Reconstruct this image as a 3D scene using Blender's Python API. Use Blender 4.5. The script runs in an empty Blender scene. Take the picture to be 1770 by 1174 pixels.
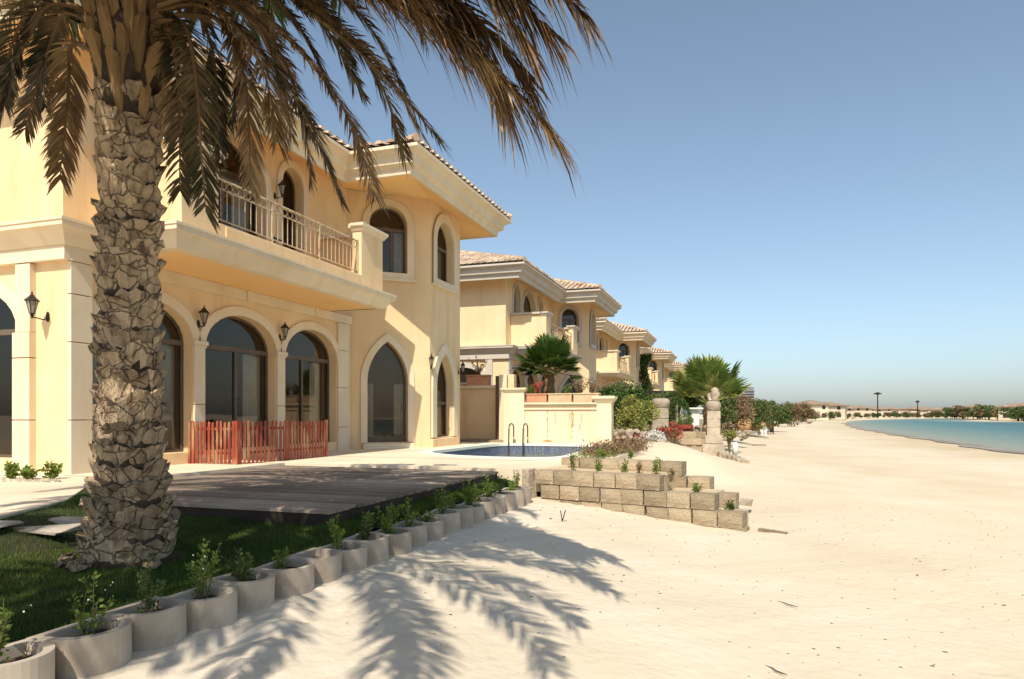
import bpy, math, random
import numpy as np
from mathutils import Vector
from mathutils.geometry import tessellate_polygon

# ---------------------------------------------------------------- camera, sky, sun, exposure
SC = bpy.context.scene
COL = SC.collection
R = math.radians
FPX, CX, HZ, EYE = 1180.0, 885.0, 716.0, 1.55
YAW = R(18.5)
cam_data = bpy.data.cameras.new('camera'); cam = bpy.data.objects.new('camera', cam_data); COL.objects.link(cam)
cam.location = (0, 0, EYE); cam.rotation_euler = (R(90), 0, YAW)
cam_data.sensor_width = 36; cam_data.lens = 36 * FPX / 1770; cam_data.shift_y = (HZ - 587) / 1770
cam_data.clip_end = 6000; cam_data.clip_start = 0.05
SC.camera = cam
SUN_EL, SUN_X, SUN_Y = R(50), 0.148, -0.989
world = bpy.data.worlds.new('World'); SC.world = world; world.use_nodes = True
wn = world.node_tree.nodes; wl = world.node_tree.links
sky = wn.new('ShaderNodeTexSky'); sky.sky_type = 'NISHITA'; sky.sun_disc = False
sky.sun_elevation = SUN_EL; sky.sun_rotation = math.atan2(SUN_X, SUN_Y)
sky.air_density = 1.0; sky.dust_density = 1.2; sky.ozone_density = 5.5; sky.altitude = 0
bg = wn['Background']; hsv = wn.new('ShaderNodeHueSaturation'); hsv.inputs['Saturation'].default_value = .78; hsv.inputs['Hue'].default_value = .487; wl.new(sky.outputs[0], hsv.inputs['Color']); wl.new(hsv.outputs[0], bg.inputs[0]); bg.inputs[1].default_value = 0.113
sun_d = bpy.data.lights.new('sun', 'SUN'); sun = bpy.data.objects.new('sun', sun_d); COL.objects.link(sun)
sun_d.energy = 4.0; sun_d.angle = R(0.5); sun_d.color = (1.0, 0.92, 0.79)
sdir = Vector((SUN_X * math.cos(SUN_EL), SUN_Y * math.cos(SUN_EL), math.sin(SUN_EL)))
sun.rotation_euler = sdir.to_track_quat('Z', 'Y').to_euler()
vs = SC.view_settings; vs.view_transform = 'Standard'; vs.look = 'None'; vs.gamma = 1; vs.exposure = 0.46
vs.use_curve_mapping = False

# ---------------------------------------------------------------- helpers
SA, CA = math.sin(YAW), math.cos(YAW)
def dep(px, py, d):
    """world point seen at photo pixel (px, py) at distance d in front of the lens"""
    k = (px - CX) / FPX
    return Vector(((-SA + k * CA) * d, (CA + k * SA) * d, EYE + (HZ - py) / FPX * d))
def atz(px, py, z):
    return dep(px, py, (z - EYE) * FPX / (HZ - py))
def xy_at(px, d): p = dep(px, HZ, d); return p.x, p.y

class MB:
    def __init__(s): s.v = []; s.f = []; s.m = []
    def add(s, vs_, fs, m=0):
        b = len(s.v); s.v += [tuple(p) for p in vs_]; s.f += [tuple(b + i for i in f) for f in fs]; s.m += [m] * len(fs)
        return s
    def box(s, x0, x1, y0, y1, z0, z1, m=0):
        return s.add([(x0,y0,z0),(x1,y0,z0),(x1,y1,z0),(x0,y1,z0),(x0,y0,z1),(x1,y0,z1),(x1,y1,z1),(x0,y1,z1)],
              [(0,3,2,1),(4,5,6,7),(0,1,5,4),(1,2,6,5),(2,3,7,6),(3,0,4,7)], m)
    def obox(s, c, ang, lx, ly, z0, z1, m=0, jit=0, rnd=None):
        ca, sa = math.cos(ang), math.sin(ang); vs_ = []
        for z in (z0, z1):
            for a, b in ((-1,-1),(1,-1),(1,1),(-1,1)):
                j = [rnd.uniform(-jit, jit) for _ in range(3)] if jit else (0,0,0)
                x, y = a*lx/2 + j[0], b*ly/2 + j[1]
                vs_.append((c[0]+x*ca-y*sa, c[1]+x*sa+y*ca, z + j[2]))
        return s.add(vs_, [(0,3,2,1),(4,5,6,7),(0,1,5,4),(1,2,6,5),(2,3,7,6),(3,0,4,7)], m)
    def tube(s, pts, rad, n=6, m=0, cap=True):
        pts = [Vector(p) for p in pts]; N = len(pts)
        rs = rad if isinstance(rad, (list, tuple)) else [rad]*N
        b = len(s.v)
        for i, p in enumerate(pts):
            t = (pts[min(i+1,N-1)] - pts[max(i-1,0)]); t = t.normalized() if t.length > 1e-9 else Vector((0,0,1))
            u = t.cross(Vector((0,0,1))) if abs(t.z) < .95 else t.cross(Vector((1,0,0))); u.normalize(); w = t.cross(u)
            for k in range(n):
                a = 2*math.pi*k/n; q = p + (u*math.cos(a)+w*math.sin(a))*rs[i]; s.v.append(tuple(q))
        for i in range(N-1):
            for k in range(n):
                s.f.append((b+i*n+k, b+i*n+(k+1)%n, b+(i+1)*n+(k+1)%n, b+(i+1)*n+k)); s.m.append(m)
        if cap:
            s.f.append(tuple(b+k for k in range(n))); s.m.append(m)
            s.f.append(tuple(b+(N-1)*n+k for k in reversed(range(n)))); s.m.append(m)
        return s
    def lathe(s, c, prof, n=12, m=0, sx=1, sy=1, rot=0):
        b = len(s.v)
        for r, z in prof:
            for k in range(n):
                a = 2*math.pi*k/n + rot; s.v.append((c[0]+r*sx*math.cos(a), c[1]+r*sy*math.sin(a), c[2]+z))
        for i in range(len(prof)-1):
            for k in range(n):
                s.f.append((b+i*n+k, b+i*n+(k+1)%n, b+(i+1)*n+(k+1)%n, b+(i+1)*n+k)); s.m.append(m)
        s.f.append(tuple(b+k for k in reversed(range(n)))); s.m.append(m)
        s.f.append(tuple(b+(len(prof)-1)*n+k for k in range(n))); s.m.append(m)
        return s
    def poly(s, loops, z0, z1=None, m=0):
        """flat plan polygon with holes; with z0 given also walls down to it"""
        zt = z1 if z1 is not None else z0
        L = [[Vector((p[0], p[1], 0)) for p in lp] for lp in loops]
        fl = [p for lp in loops for p in lp]; b = len(s.v)
        for p in fl: s.v.append((p[0], p[1], zt))
        for t in tessellate_polygon(L):
            a, bb, c = [fl[i] for i in t]
            ar = (bb[0]-a[0])*(c[1]-a[1])-(bb[1]-a[1])*(c[0]-a[0])
            t = tuple(b+i for i in t); s.f.append(t if ar > 0 else t[::-1]); s.m.append(m)
        if z1 is not None:
            for lp in loops:
                n = len(lp); bb = len(s.v)
                for p in lp: s.v.append((p[0], p[1], z0))
                for p in lp: s.v.append((p[0], p[1], z1))
                for i in range(n):
                    s.f.append((bb+i, bb+(i+1)%n, bb+n+(i+1)%n, bb+n+i)); s.m.append(m)
        return s
    def mesh(s, name, off=(0,0,0), mats=(), smooth=False):
        me = bpy.data.meshes.new(name)
        me.from_pydata([(v[0]-off[0], v[1]-off[1], v[2]-off[2]) for v in s.v], [], s.f)
        for mt in mats: me.materials.append(mt)
        if any(s.m): me.polygons.foreach_set('material_index', s.m)
        if smooth: me.polygons.foreach_set('use_smooth', [True]*len(s.f))
        me.update()
        return me
ORG = {}
def tag(o, label=None, cat=None, group=None, kind=None):
    if label: o['label'] = label
    if cat: o['category'] = cat
    if group: o['group'] = group
    if kind: o['kind'] = kind
    return o
def thing(name, loc, label, cat, group=None, rz=0):
    o = bpy.data.objects.new(name, None); COL.objects.link(o); o.location = loc; o.rotation_euler.z = rz
    o.empty_display_size = .2; ORG[o.name] = tuple(loc); return tag(o, label, cat, group)
def root_of(o):
    while o.parent: o = o.parent
    return o
def build(mb, name, mats, parent=None, smooth=False, kind=None, origin=None, bevel=0, label=None):
    """world-space mesh -> one object (child of parent, or top level with its own origin)"""
    if not isinstance(mats, (list, tuple)): mats = [mats]
    off = ORG[root_of(parent).name] if parent else (origin or (0,0,0))
    me = mb.mesh(name, off, mats, smooth)
    o = bpy.data.objects.new(name, me); COL.objects.link(o)
    if parent: o.parent = parent
    else: o.location = off
    if bevel:
        md = o.modifiers.new('bevel', 'BEVEL'); md.width = bevel; md.segments = 2; md.limit_method = 'ANGLE'
    if kind: o['kind'] = kind
    if label: o['label'] = label
    return o
def inst(me, name, parent=None, loc=(0,0,0), rot=(0,0,0), sc=(1,1,1)):
    o = bpy.data.objects.new(name, me); COL.objects.link(o)
    if parent:
        o.parent = parent; r = ORG[root_of(parent).name]; loc = (loc[0]-r[0], loc[1]-r[1], loc[2]-r[2])
    o.location = loc; o.rotation_euler = rot; o.scale = sc
    return o
def np_mesh(name, verts, faces, mats, off=(0,0,0)):
    """verts (N,3) faces (M,k) numpy"""
    me = bpy.data.meshes.new(name); k = faces.shape[1]
    me.vertices.add(len(verts)); me.vertices.foreach_set('co', (verts - np.array(off)).astype(np.float32).ravel())
    me.loops.add(faces.size); me.loops.foreach_set('vertex_index', faces.astype(np.int32).ravel())
    me.polygons.add(len(faces)); me.polygons.foreach_set('loop_start', np.arange(0, faces.size, k, dtype=np.int32))
    me.polygons.foreach_set('loop_total', np.full(len(faces), k, dtype=np.int32))
    for m in (mats if isinstance(mats, (list, tuple)) else [mats]): me.materials.append(m)
    me.update(calc_edges=True); return me
def np_obj(name, verts, faces, mats, parent=None, origin=(0,0,0), kind=None):
    off = ORG[root_of(parent).name] if parent else origin
    me = np_mesh(name, verts, faces, mats, off); o = bpy.data.objects.new(name, me); COL.objects.link(o)
    if parent: o.parent = parent
    else: o.location = off
    if kind: o['kind'] = kind
    return o

# ---------------------------------------------------------------- materials
def mat(name, c1, c2=None, scale=4.0, rough=.85, bump=0.0, bscale=None, c3=None, s3=.7, detail=6, spec=.3, island=0, metal=0,
        stretch=None, bdist=.02, trans=None, streak=0, fac=(.35,.65)):
    m = bpy.data.materials.new(name); m.use_nodes = True; nt = m.node_tree; N = nt.nodes; L = nt.links
    b = N['Principled BSDF']; b.inputs['Roughness'].default_value = rough; b.inputs['Specular IOR Level'].default_value = spec
    b.inputs['Metallic'].default_value = metal
    b.inputs['Base Color'].default_value = (*c1, 1)
    tc = N.new('ShaderNodeTexCoord'); mp = N.new('ShaderNodeMapping'); L.new(tc.outputs['Object'], mp.inputs[0])
    if stretch: mp.inputs['Scale'].default_value = stretch
    col = None
    def mixc(f, a, bb):
        mx = N.new('ShaderNodeMix'); mx.data_type = 'RGBA'; L.new(f, mx.inputs[0])
        for i, q in ((6, a), (7, bb)):
            if isinstance(q, tuple): mx.inputs[i].default_value = (*q, 1)
            else: L.new(q, mx.inputs[i])
        return mx.outputs[2]
    if c2:
        nz = N.new('ShaderNodeTexNoise'); nz.inputs['Scale'].default_value = scale; nz.inputs['Detail'].default_value = detail
        L.new(mp.outputs[0], nz.inputs[0])
        rp = N.new('ShaderNodeMapRange'); rp.inputs[1].default_value = fac[0]; rp.inputs[2].default_value = fac[1]; L.new(nz.outputs[0], rp.inputs[0])
        col = mixc(rp.outputs[0], c1, c2)
    if c3:
        nz = N.new('ShaderNodeTexNoise'); nz.inputs['Scale'].default_value = s3; nz.inputs['Detail'].default_value = 5
        L.new(mp.outputs[0], nz.inputs[0])
        rp = N.new('ShaderNodeMapRange'); rp.inputs[1].default_value = .5; rp.inputs[2].default_value = .72; L.new(nz.outputs[0], rp.inputs[0])
        col = mixc(rp.outputs[0], col or c1, c3)
    if streak:
        ms_ = N.new('ShaderNodeMapping'); ms_.inputs['Scale'].default_value = (1.7,1.7,.3); L.new(tc.outputs['Object'], ms_.inputs[0])
        nz = N.new('ShaderNodeTexNoise'); nz.inputs['Scale'].default_value = 1.6; nz.inputs['Detail'].default_value = 7; L.new(ms_.outputs[0], nz.inputs[0])
        rp = N.new('ShaderNodeMapRange'); rp.inputs[1].default_value = .50; rp.inputs[2].default_value = .75; L.new(nz.outputs[0], rp.inputs[0])
        col = mixc(rp.outputs[0], col, tuple(q*streak*k for q, k in zip(c1, (1,.96,.9))))
    if island:
        ge = N.new('ShaderNodeNewGeometry'); hs = N.new('ShaderNodeHueSaturation')
        a = N.new('ShaderNodeMapRange'); a.inputs[3].default_value = 1-island; a.inputs[4].default_value = 1+island; L.new(ge.outputs['Random Per Island'], a.inputs[0])
        L.new(a.outputs[0], hs.inputs['Value'])
        a2 = N.new('ShaderNodeMapRange'); a2.inputs[3].default_value = .5-.03*island; a2.inputs[4].default_value = .5+.03*island
        mm = N.new('ShaderNodeMath'); mm.operation = 'FRACT'; m7 = N.new('ShaderNodeMath'); m7.operation = 'MULTIPLY'; m7.inputs[1].default_value = 7.3
        L.new(ge.outputs['Random Per Island'], m7.inputs[0]); L.new(m7.outputs[0], mm.inputs[0]); L.new(mm.outputs[0], a2.inputs[0]); L.new(a2.outputs[0], hs.inputs['Hue'])
        if col is None: hs.inputs['Color'].default_value = (*c1, 1)
        else: L.new(col, hs.inputs['Color'])
        col = hs.outputs[0]
    if col is not None: L.new(col, b.inputs['Base Color'])
    if bump:
        nb = N.new('ShaderNodeTexNoise'); nb.inputs['Scale'].default_value = bscale or scale*5; nb.inputs['Detail'].default_value = 8; L.new(mp.outputs[0], nb.inputs[0])
        bp = N.new('ShaderNodeBump'); bp.inputs['Strength'].default_value = bump; bp.inputs['Distance'].default_value = bdist
        L.new(nb.outputs[0], bp.inputs['Height']); L.new(bp.outputs[0], b.inputs['Normal'])
    if trans:
        tr = N.new('ShaderNodeBsdfTranslucent'); 
        if col is not None: L.new(col, tr.inputs[0])
        else: tr.inputs[0].default_value = (*c1, 1)
        ms = N.new('ShaderNodeMixShader'); ms.inputs[0].default_value = trans
        L.new(b.outputs[0], ms.inputs[1]); L.new(tr.outputs[0], ms.inputs[2]); L.new(ms.outputs[0], N['Material Output'].inputs[0])
    return m
def obj_random(m, amt):
    """vary value per object"""
    nt = m.node_tree; N = nt.nodes; L = nt.links; b = N['Principled BSDF']; inp = b.inputs['Base Color']
    oi = N.new('ShaderNodeObjectInfo'); hs = N.new('ShaderNodeHueSaturation'); a = N.new('ShaderNodeMapRange')
    a.inputs[3].default_value = 1-amt; a.inputs[4].default_value = 1+amt; L.new(oi.outputs['Random'], a.inputs[0]); L.new(a.outputs[0], hs.inputs['Value'])
    if inp.links: src = inp.links[0].from_socket; L.new(src, hs.inputs['Color'])
    else: hs.inputs['Color'].default_value = inp.default_value
    L.new(hs.outputs[0], inp); return m

M = {}
M['stucco'] = mat('stucco', (.78,.565,.32), (.81,.60,.355), 1.3, .9, .25, 60, (.69,.495,.275), .45, streak=.87)
M['stucco_wall'] = mat('stucco_garden_wall', (.74,.61,.42), (.78,.65,.47), 1.3, .9, .25, 60, (.66,.53,.36), .6, streak=.9)
M['stucco2'] = mat('stucco_second', (.78,.58,.345), (.81,.62,.38), .9, .9, .2, 50, (.71,.53,.32), .4, streak=.94)
M['trim'] = mat('trim', (.72,.60,.42), (.76,.64,.46), 1.5, .85, .15, 50, (.66,.54,.37), .8, streak=.94)
M['trim_grey'] = mat('trim_grey', (.52,.46,.38), (.58,.52,.43), 1.2, .85, .15, 40)
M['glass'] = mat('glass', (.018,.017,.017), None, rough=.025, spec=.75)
def glass_clear():
    m = bpy.data.materials.new('glass_clear'); m.use_nodes = True; nt = m.node_tree; N = nt.nodes; L = nt.links
    for x in list(N):
        if x.type == 'BSDF_PRINCIPLED': N.remove(x)
    gl = N.new('ShaderNodeBsdfGlossy'); gl.inputs['Roughness'].default_value = .015; gl.inputs[0].default_value = (.80,.72,.62,1); tr = N.new('ShaderNodeBsdfTransparent'); tr.inputs[0].default_value = (.78,.74,.68,1)
    fr = N.new('ShaderNodeFresnel'); fr.inputs[0].default_value = 1.7; ms = N.new('ShaderNodeMixShader')
    tc = N.new('ShaderNodeTexCoord'); nz = N.new('ShaderNodeTexNoise'); nz.inputs['Scale'].default_value = 1.1; nz.inputs['Detail'].default_value = 1; L.new(tc.outputs['Object'], nz.inputs[0])
    bp = N.new('ShaderNodeBump'); bp.inputs['Strength'].default_value = .10; bp.inputs['Distance'].default_value = .03; L.new(nz.outputs[0], bp.inputs['Height']); L.new(bp.outputs[0], gl.inputs['Normal'])
    L.new(fr.outputs[0], ms.inputs[0]); L.new(tr.outputs[0], ms.inputs[1]); L.new(gl.outputs[0], ms.inputs[2]); L.new(ms.outputs[0], N['Material Output'].inputs[0]); return m
M['glass_clear'] = glass_clear()
M['curtain'] = mat('curtain', (.72,.68,.58), (.62,.57,.47), 6, .9)
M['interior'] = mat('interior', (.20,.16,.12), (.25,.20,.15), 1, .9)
M['frame'] = mat('window_frame', (.10,.075,.05), (.13,.10,.07), 3, .5)
M['lamp_metal'] = mat('lamp_metal', (.018,.015,.013), (.03,.025,.02), 20, .5)
M['lamp_glass'] = mat('lamp_glass', (.30,.26,.20), None, rough=.15)
M['rail'] = mat('rail_paint', (.62,.50,.33), (.5,.36,.2), 12, .55, c3=(.28,.14,.07), s3=5)
M['tile'] = obj_random(mat('roof_tile', (.50,.37,.25), (.60,.48,.35), 3, .85, .4, 30, (.34,.22,.15), 1.3, island=.25), .2)
M['tile_bed'] = mat('roof_bed', (.10,.07,.05), (.14,.10,.07), 3, .9)
M['tile_pale'] = mat('roof_tile_pale', (.55,.42,.30), (.62,.50,.38), 3, .85, .3, 30, (.42,.30,.22), 1.3, island=.2)
M['red_paint'] = obj_random(mat('red_paint', (.25,.045,.022), (.34,.08,.04), 6, .65, .3, 30, (.50,.30,.16), 5.5, stretch=(1,1,.35)), .18)
M['deck'] = obj_random(mat('deck_wood', (.20,.15,.11), (.29,.225,.17), 3, .85, .5, 14, (.42,.34,.26), 1.2, stretch=(.35,3,3)), .38)
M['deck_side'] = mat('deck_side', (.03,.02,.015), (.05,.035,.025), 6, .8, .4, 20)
M['concrete'] = mat('planter_concrete', (.41,.345,.27), (.47,.40,.32), 5, .9, .25, 160, (.25,.20,.145), 2.6, bdist=.008)
obj_random(M['concrete'], .15)
M['soil'] = mat('soil', (.05,.035,.022), (.11,.08,.05), 12, 1, .8, 40)
M['garden'] = mat('garden_soil', (.30,.23,.15), (.22,.16,.10), 1.2, 1, .6, 12, (.40,.32,.22), .5)
M['paving'] = mat('paving', (.72,.60,.43), (.77,.65,.48), .8, .85, .25, 40, (.63,.51,.36), .5)
M['coping'] = mat('coping', (.72,.67,.58), (.78,.73,.64), 2, .7, .2, 40)
M['flag'] = mat('flagstone', (.38,.33,.27), (.5,.44,.36), 3, .85, .6, 20, (.25,.21,.16), 2)
M['block'] = obj_random(mat('wall_block', (.33,.255,.165), (.42,.335,.22), 5, .95, 1, 24, (.20,.15,.095), 2.5, bdist=.03), .24)
M['stone'] = obj_random(mat('stone', (.35,.285,.205), (.45,.38,.29), 4, .95, .9, 18, (.22,.17,.115), 2.2, bdist=.03), .2)
M['rock_orange'] = mat('orange_rock', (.36,.21,.09), (.44,.27,.13), 3, .95, .7, 14)
M['iron'] = mat('dark_iron', (.02,.018,.016), None, rough=.5)
M['steel'] = mat('handrail_steel', (.10,.095,.09), None, rough=.22, metal=.9)
M['terracotta'] = mat('terracotta', (.52,.23,.13), (.58,.30,.18), 6, .85, .3, 40)
M['box_beige'] = mat('beige_planter', (.55,.40,.24), (.62,.47,.30), 5, .85, .3, 40, (.55,.30,.18), 3)
M['white'] = mat('white_paint', (.75,.73,.68), (.68,.65,.6), 5, .6)
M['gate'] = mat('gate_wood', (.10,.065,.04), (.15,.10,.06), 8, .6)
M['boot'] = obj_random(mat('palm_boot', (.44,.315,.19), (.62,.475,.31), 5, .95, 1.0, 18, (.22,.145,.085), 4, bdist=.04, stretch=(3,3,.8)), .32)
def cracks(m, scale=6.5, dark=.25, depth=.015):
    nt = m.node_tree; N = nt.nodes; L = nt.links; b = N['Principled BSDF']; src = b.inputs['Base Color'].links[0].from_socket
    tc = N.new('ShaderNodeTexCoord'); oi = N.new('ShaderNodeObjectInfo'); nz = N.new('ShaderNodeTexNoise'); nz.inputs['Scale'].default_value = 6
    ad = N.new('ShaderNodeVectorMath'); ad.operation = 'ADD'; L.new(tc.outputs['Object'], ad.inputs[0]); L.new(oi.outputs['Location'], ad.inputs[1])
    L.new(ad.outputs[0], nz.inputs[0]); sc_ = N.new('ShaderNodeVectorMath'); sc_.operation = 'MULTIPLY_ADD'; sc_.inputs[1].default_value = (.09,.09,.09); L.new(nz.outputs['Color'], sc_.inputs[0]); L.new(ad.outputs[0], sc_.inputs[2])
    vo = N.new('ShaderNodeTexVoronoi'); vo.feature = 'DISTANCE_TO_EDGE'; vo.inputs['Scale'].default_value = scale; L.new(sc_.outputs[0], vo.inputs['Vector'])
    mr = N.new('ShaderNodeMapRange'); mr.inputs[1].default_value = .0; mr.inputs[2].default_value = .05; L.new(vo.outputs['Distance'], mr.inputs[0])
    mx = N.new('ShaderNodeMix'); mx.data_type = 'RGBA'; mx.blend_type = 'MULTIPLY'; mx.inputs[0].default_value = 1; L.new(src, mx.inputs[6])
    rp = N.new('ShaderNodeMapRange'); rp.inputs[3].default_value = dark; rp.inputs[4].default_value = 1; L.new(mr.outputs[0], rp.inputs[0]); L.new(rp.outputs[0], mx.inputs[7]); L.new(mx.outputs[2], b.inputs['Base Color'])
    bp = N.new('ShaderNodeBump'); bp.inputs['Strength'].default_value = .7; bp.inputs['Distance'].default_value = depth; L.new(mr.outputs[0], bp.inputs['Height'])
    old = b.inputs['Normal'].links[0].from_node; L.new(bp.outputs[0], old.inputs['Normal']); return m
cracks(M['boot'])
M['soffit'] = mat('soffit_bounce_tint', (.88,.55,.23), (.90,.58,.26), 1.5, .9, .15, 40)  # stucco with warm bounced light put into its colour, for balcony and eave undersides
M['boot_gold'] = obj_random(mat('palm_stub', (.36,.235,.11), (.24,.14,.06), 5, .9, .8, 20, (.12,.07,.035), 3, stretch=(1,1,.4)), .25)
M['trunk_core'] = mat('trunk_core', (.05,.035,.024), (.09,.065,.045), 9, 1, 1, 20)
M['rachis'] = mat('rachis', (.17,.10,.045), (.24,.155,.07), 3, .6)
M['leaf_dry'] = mat('leaf_dry', (.36,.23,.105), (.20,.12,.055), 2.2, .55, c3=(.50,.36,.19), s3=1.6, island=.4, trans=.2)
M['leaf_mix'] = mat('leaf_olive', (.13,.10,.045), (.06,.055,.025), 2.5, .5, c3=(.32,.215,.11), s3=1.5, island=.45, trans=.2)
M['leaf_green'] = mat('leaf_green', (.055,.085,.018), (.03,.05,.012), 2.5, .6, c3=(.13,.10,.045), s3=2, island=.35, trans=.2)
M['fan_green'] = mat('fan_green', (.16,.24,.045), (.09,.15,.03), 2, .5, island=.3, trans=.25)
M['fan_yellow'] = mat('fan_yellow', (.44,.43,.13), (.26,.31,.07), 2, .5, island=.3, trans=.3)
M['fan_dark'] = mat('fan_dark', (.09,.16,.03), (.055,.10,.02), 2, .5, island=.35, trans=.2)
M['grass'] = mat('grass_blade', (.06,.115,.014), (.04,.08,.01), 1.2, .7, c3=(.15,.19,.035), s3=.8, island=.35, trans=.2)
M['lawn'] = mat('lawn_soil', (.022,.040,.008), (.035,.05,.012), 3, 1, .8, 60, (.05,.04,.02), 1.0)
M['pot_leaf'] = mat('pot_leaf', (.20,.28,.045), (.11,.18,.025), 10, .6, c3=(.30,.32,.08), s3=6, island=.3, trans=.3)
M['stem'] = mat('stem', (.16,.10,.05), (.10,.12,.04), 10, .8)
M['bush_dark'] = mat('bush_dark', (.045,.085,.016), (.075,.125,.024), 1.5, .7, island=.35, trans=.15)
M['bush_olive'] = mat('bush_olive', (.33,.32,.08), (.20,.22,.055), 1.5, .7, island=.35, trans=.2)
M['bush_mid'] = mat('bush_mid', (.12,.16,.04), (.075,.11,.03), 1.0, .7, island=.35, trans=.2)
M['bush_brown'] = mat('bush_brown', (.22,.14,.075), (.14,.10,.05), 1.5, .8, island=.35)
M['flower_red'] = mat('flower_red', (.38,.075,.045), (.26,.06,.035), 4, .7, island=.3)
M['flower_white'] = mat('flower_white', (.68,.66,.6), (.55,.53,.45), 4, .7, island=.2)
M['dry_plant'] = mat('dry_plant', (.20,.12,.07), (.28,.18,.10), 4, .85, island=.3)
M['far_wall'] = obj_random(mat('far_wall', (.55,.46,.34), (.60,.51,.38), .3, .9), .15)
M['far_roof'] = mat('far_roof', (.25,.17,.115), (.32,.23,.16), .5, .9)
M['far_dark'] = mat('far_opening', (.05,.045,.04), None, rough=.4)
M['tower'] = mat('tower_grey', (.16,.17,.18), (.20,.21,.22), .2, .6)
M['pebble'] = mat('pebble', (.08,.06,.045), (.2,.16,.12), 3, .9, island=.5)
M['driftwood'] = mat('driftwood', (.30,.24,.17), (.2,.15,.1), 3, .9, .5, 20, stretch=(1,4,1))

# ================================================================ ground, sand, water
# shoreline of the lagoon (plan), measured from the photograph at water level
WL = -0.60
near_edge = [(75,-260),(52,-120),(45,-60),(36,-25),(28,5),(21,27)] + [tuple(atz(px, py, WL)[:2]) for px, py in ((1770,781),(1670,766.5),(1577,754),(1530,746.5),(1499,742),(1478,736.5),(1464,731.5))]
far_edge = [tuple(atz(px, py, WL)[:2]) for px, py in ((1462,729.6),(1480,727.2),(1519,725.4),(1575,724.2),(1634,723.9),(1690,725.4),(1770,729.8))] + [(205,110),(235,40),(260,-80),(270,-260)]
SHORE = near_edge + far_edge
def smooth_loop(pts, closed=True, n=5):
    out = []; N = len(pts)
    for i in range(N if closed else N-1):
        p0, p1, p2, p3 = [Vector(pts[(i+k) % N] if closed else pts[min(max(i+k,0),N-1)]) for k in (-1,0,1,2)]
        for j in range(n):
            t = j/n; a = ((2*p1)+(p2-p0)*t+(2*p0-5*p1+4*p2-p3)*t*t+(3*p1-p0-3*p2+p3)*t**3)*.5
            out.append((a.x, a.y))
    if not closed: out.append(tuple(pts[-1]))
    return out
SHORE = smooth_loop(near_edge, False, 6) + smooth_loop(far_edge, False, 5)
SH = np.array(SHORE)
def shore_dist(X, Y):
    """signed distance to the lagoon outline, positive on land"""
    X = np.asarray(X, float); Y = np.asarray(Y, float); sh = X.shape; X = X.ravel(); Y = Y.ravel()
    best = np.full(X.shape, 1e9); ins = np.zeros(X.shape, bool); n = len(SH)
    for i in range(n):
        a = SH[i]; b = SH[(i+1) % n]; d = b-a; L2 = d@d + 1e-12
        t = np.clip(((X-a[0])*d[0]+(Y-a[1])*d[1])/L2, 0, 1)
        best = np.minimum(best, np.hypot(X-a[0]-t*d[0], Y-a[1]-t*d[1]))
        c = ((a[1] > Y) != (b[1] > Y)); 
        with np.errstate(divide='ignore', invalid='ignore'):
            ins ^= c & (X < (b[0]-a[0])*(Y-a[1])/(b[1]-a[1]+1e-12)+a[0])
    return np.where(ins, -best, best).reshape(sh)
rng = np.random.default_rng(7)
_ph = rng.uniform(0, 6.28, (40,)); _di = rng.uniform(0, 6.28, (40,))
def wob(X, Y, lam, k0=0, n=6):
    z = 0
    for i in range(n):
        a = _di[(k0+i) % 40]; z = z + np.sin((X*np.cos(a)+Y*np.sin(a))*6.283/lam*(1+.35*i) + _ph[(k0+i) % 40])/(1+.35*i)
    return z/n
def sstep(a, b, x): t = np.clip((x-a)/(b-a), 0, 1); return t*t*(3-2*t)
def sand_z(X, Y):
    X = np.asarray(X, float); Y = np.asarray(Y, float)
    D = shore_dist(X, Y)
    z = -.635 + .435*sstep(3, 34, D)
    z = z + .068*np.clip(-X, 0, 3.5)*sstep(3, 12, D)
    near = np.exp(-((X+2.0)/5)**2)*sstep(-6, 0, Y)*(1-sstep(22, 30, Y))
    z = z + (.03*wob(X, Y, 2.3, 0) + .022*wob(X, Y, .75, 8) + .009*wob(X, Y, .33, 16))*near*sstep(4, 14, D)
    z = z + .05*wob(X, Y, 14, 20)*sstep(6, 25, D)
    # churned strip beside the planters, low drift in front of the block wall
    z = z + .05*wob(X, Y, .45, 24)*np.exp(-((X+3.0)/.55)**2)*sstep(0,2,Y)*(1-sstep(11,12.2,Y))
    # sand banked against the gardens north of the wall, and the bright mound
    z = z + .45*sstep(-1.0, -3.2, X)*sstep(13.2, 15.5, Y)
    z = z + .62*np.exp(-((X+1.5)/1.5)**2-((Y-20.4)/2.0)**2)
    z = z + .30*sstep(3.0, -1.5, X)*sstep(16, 26, Y)*(1-.4*sstep(50, 90, Y))
    return z
def axis(lo, hi, a, b, step, g):
    xs = list(np.arange(a, b+1e-6, step)); s = step; v = b
    while v < hi: s *= g; v += s; xs.append(v)
    s = step; v = a
    while v > lo: s *= g; v -= s; xs.insert(0, v)
    return np.array(xs)
gx = axis(-700, 900, -4.2, 6.5, .085, 1.075); gy = axis(-300, 1800, 2.0, 26, .10, 1.07)
GX, GY = np.meshgrid(gx, gy); GZ = sand_z(GX, GY)
GD = shore_dist(GX, GY)
_fr = np.random.default_rng(42)
def dents(pts, r, dp):
    global GZ
    for (x, y, a) in pts:
        m_ = (np.abs(GX-x) < .5) & (np.abs(GY-y) < .5)
        if not m_.any(): continue
        u = (GX[m_]-x)*math.cos(a)+(GY[m_]-y)*math.sin(a); v = -(GX[m_]-x)*math.sin(a)+(GY[m_]-y)*math.cos(a)
        q = (u/(r*1.7))**2+(v/(r*.8))**2; GZ[m_] += -dp*np.exp(-q*1.5) + dp*.45*np.exp(-((np.sqrt(q)-1.35)/.35)**2)
trail = []
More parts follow.
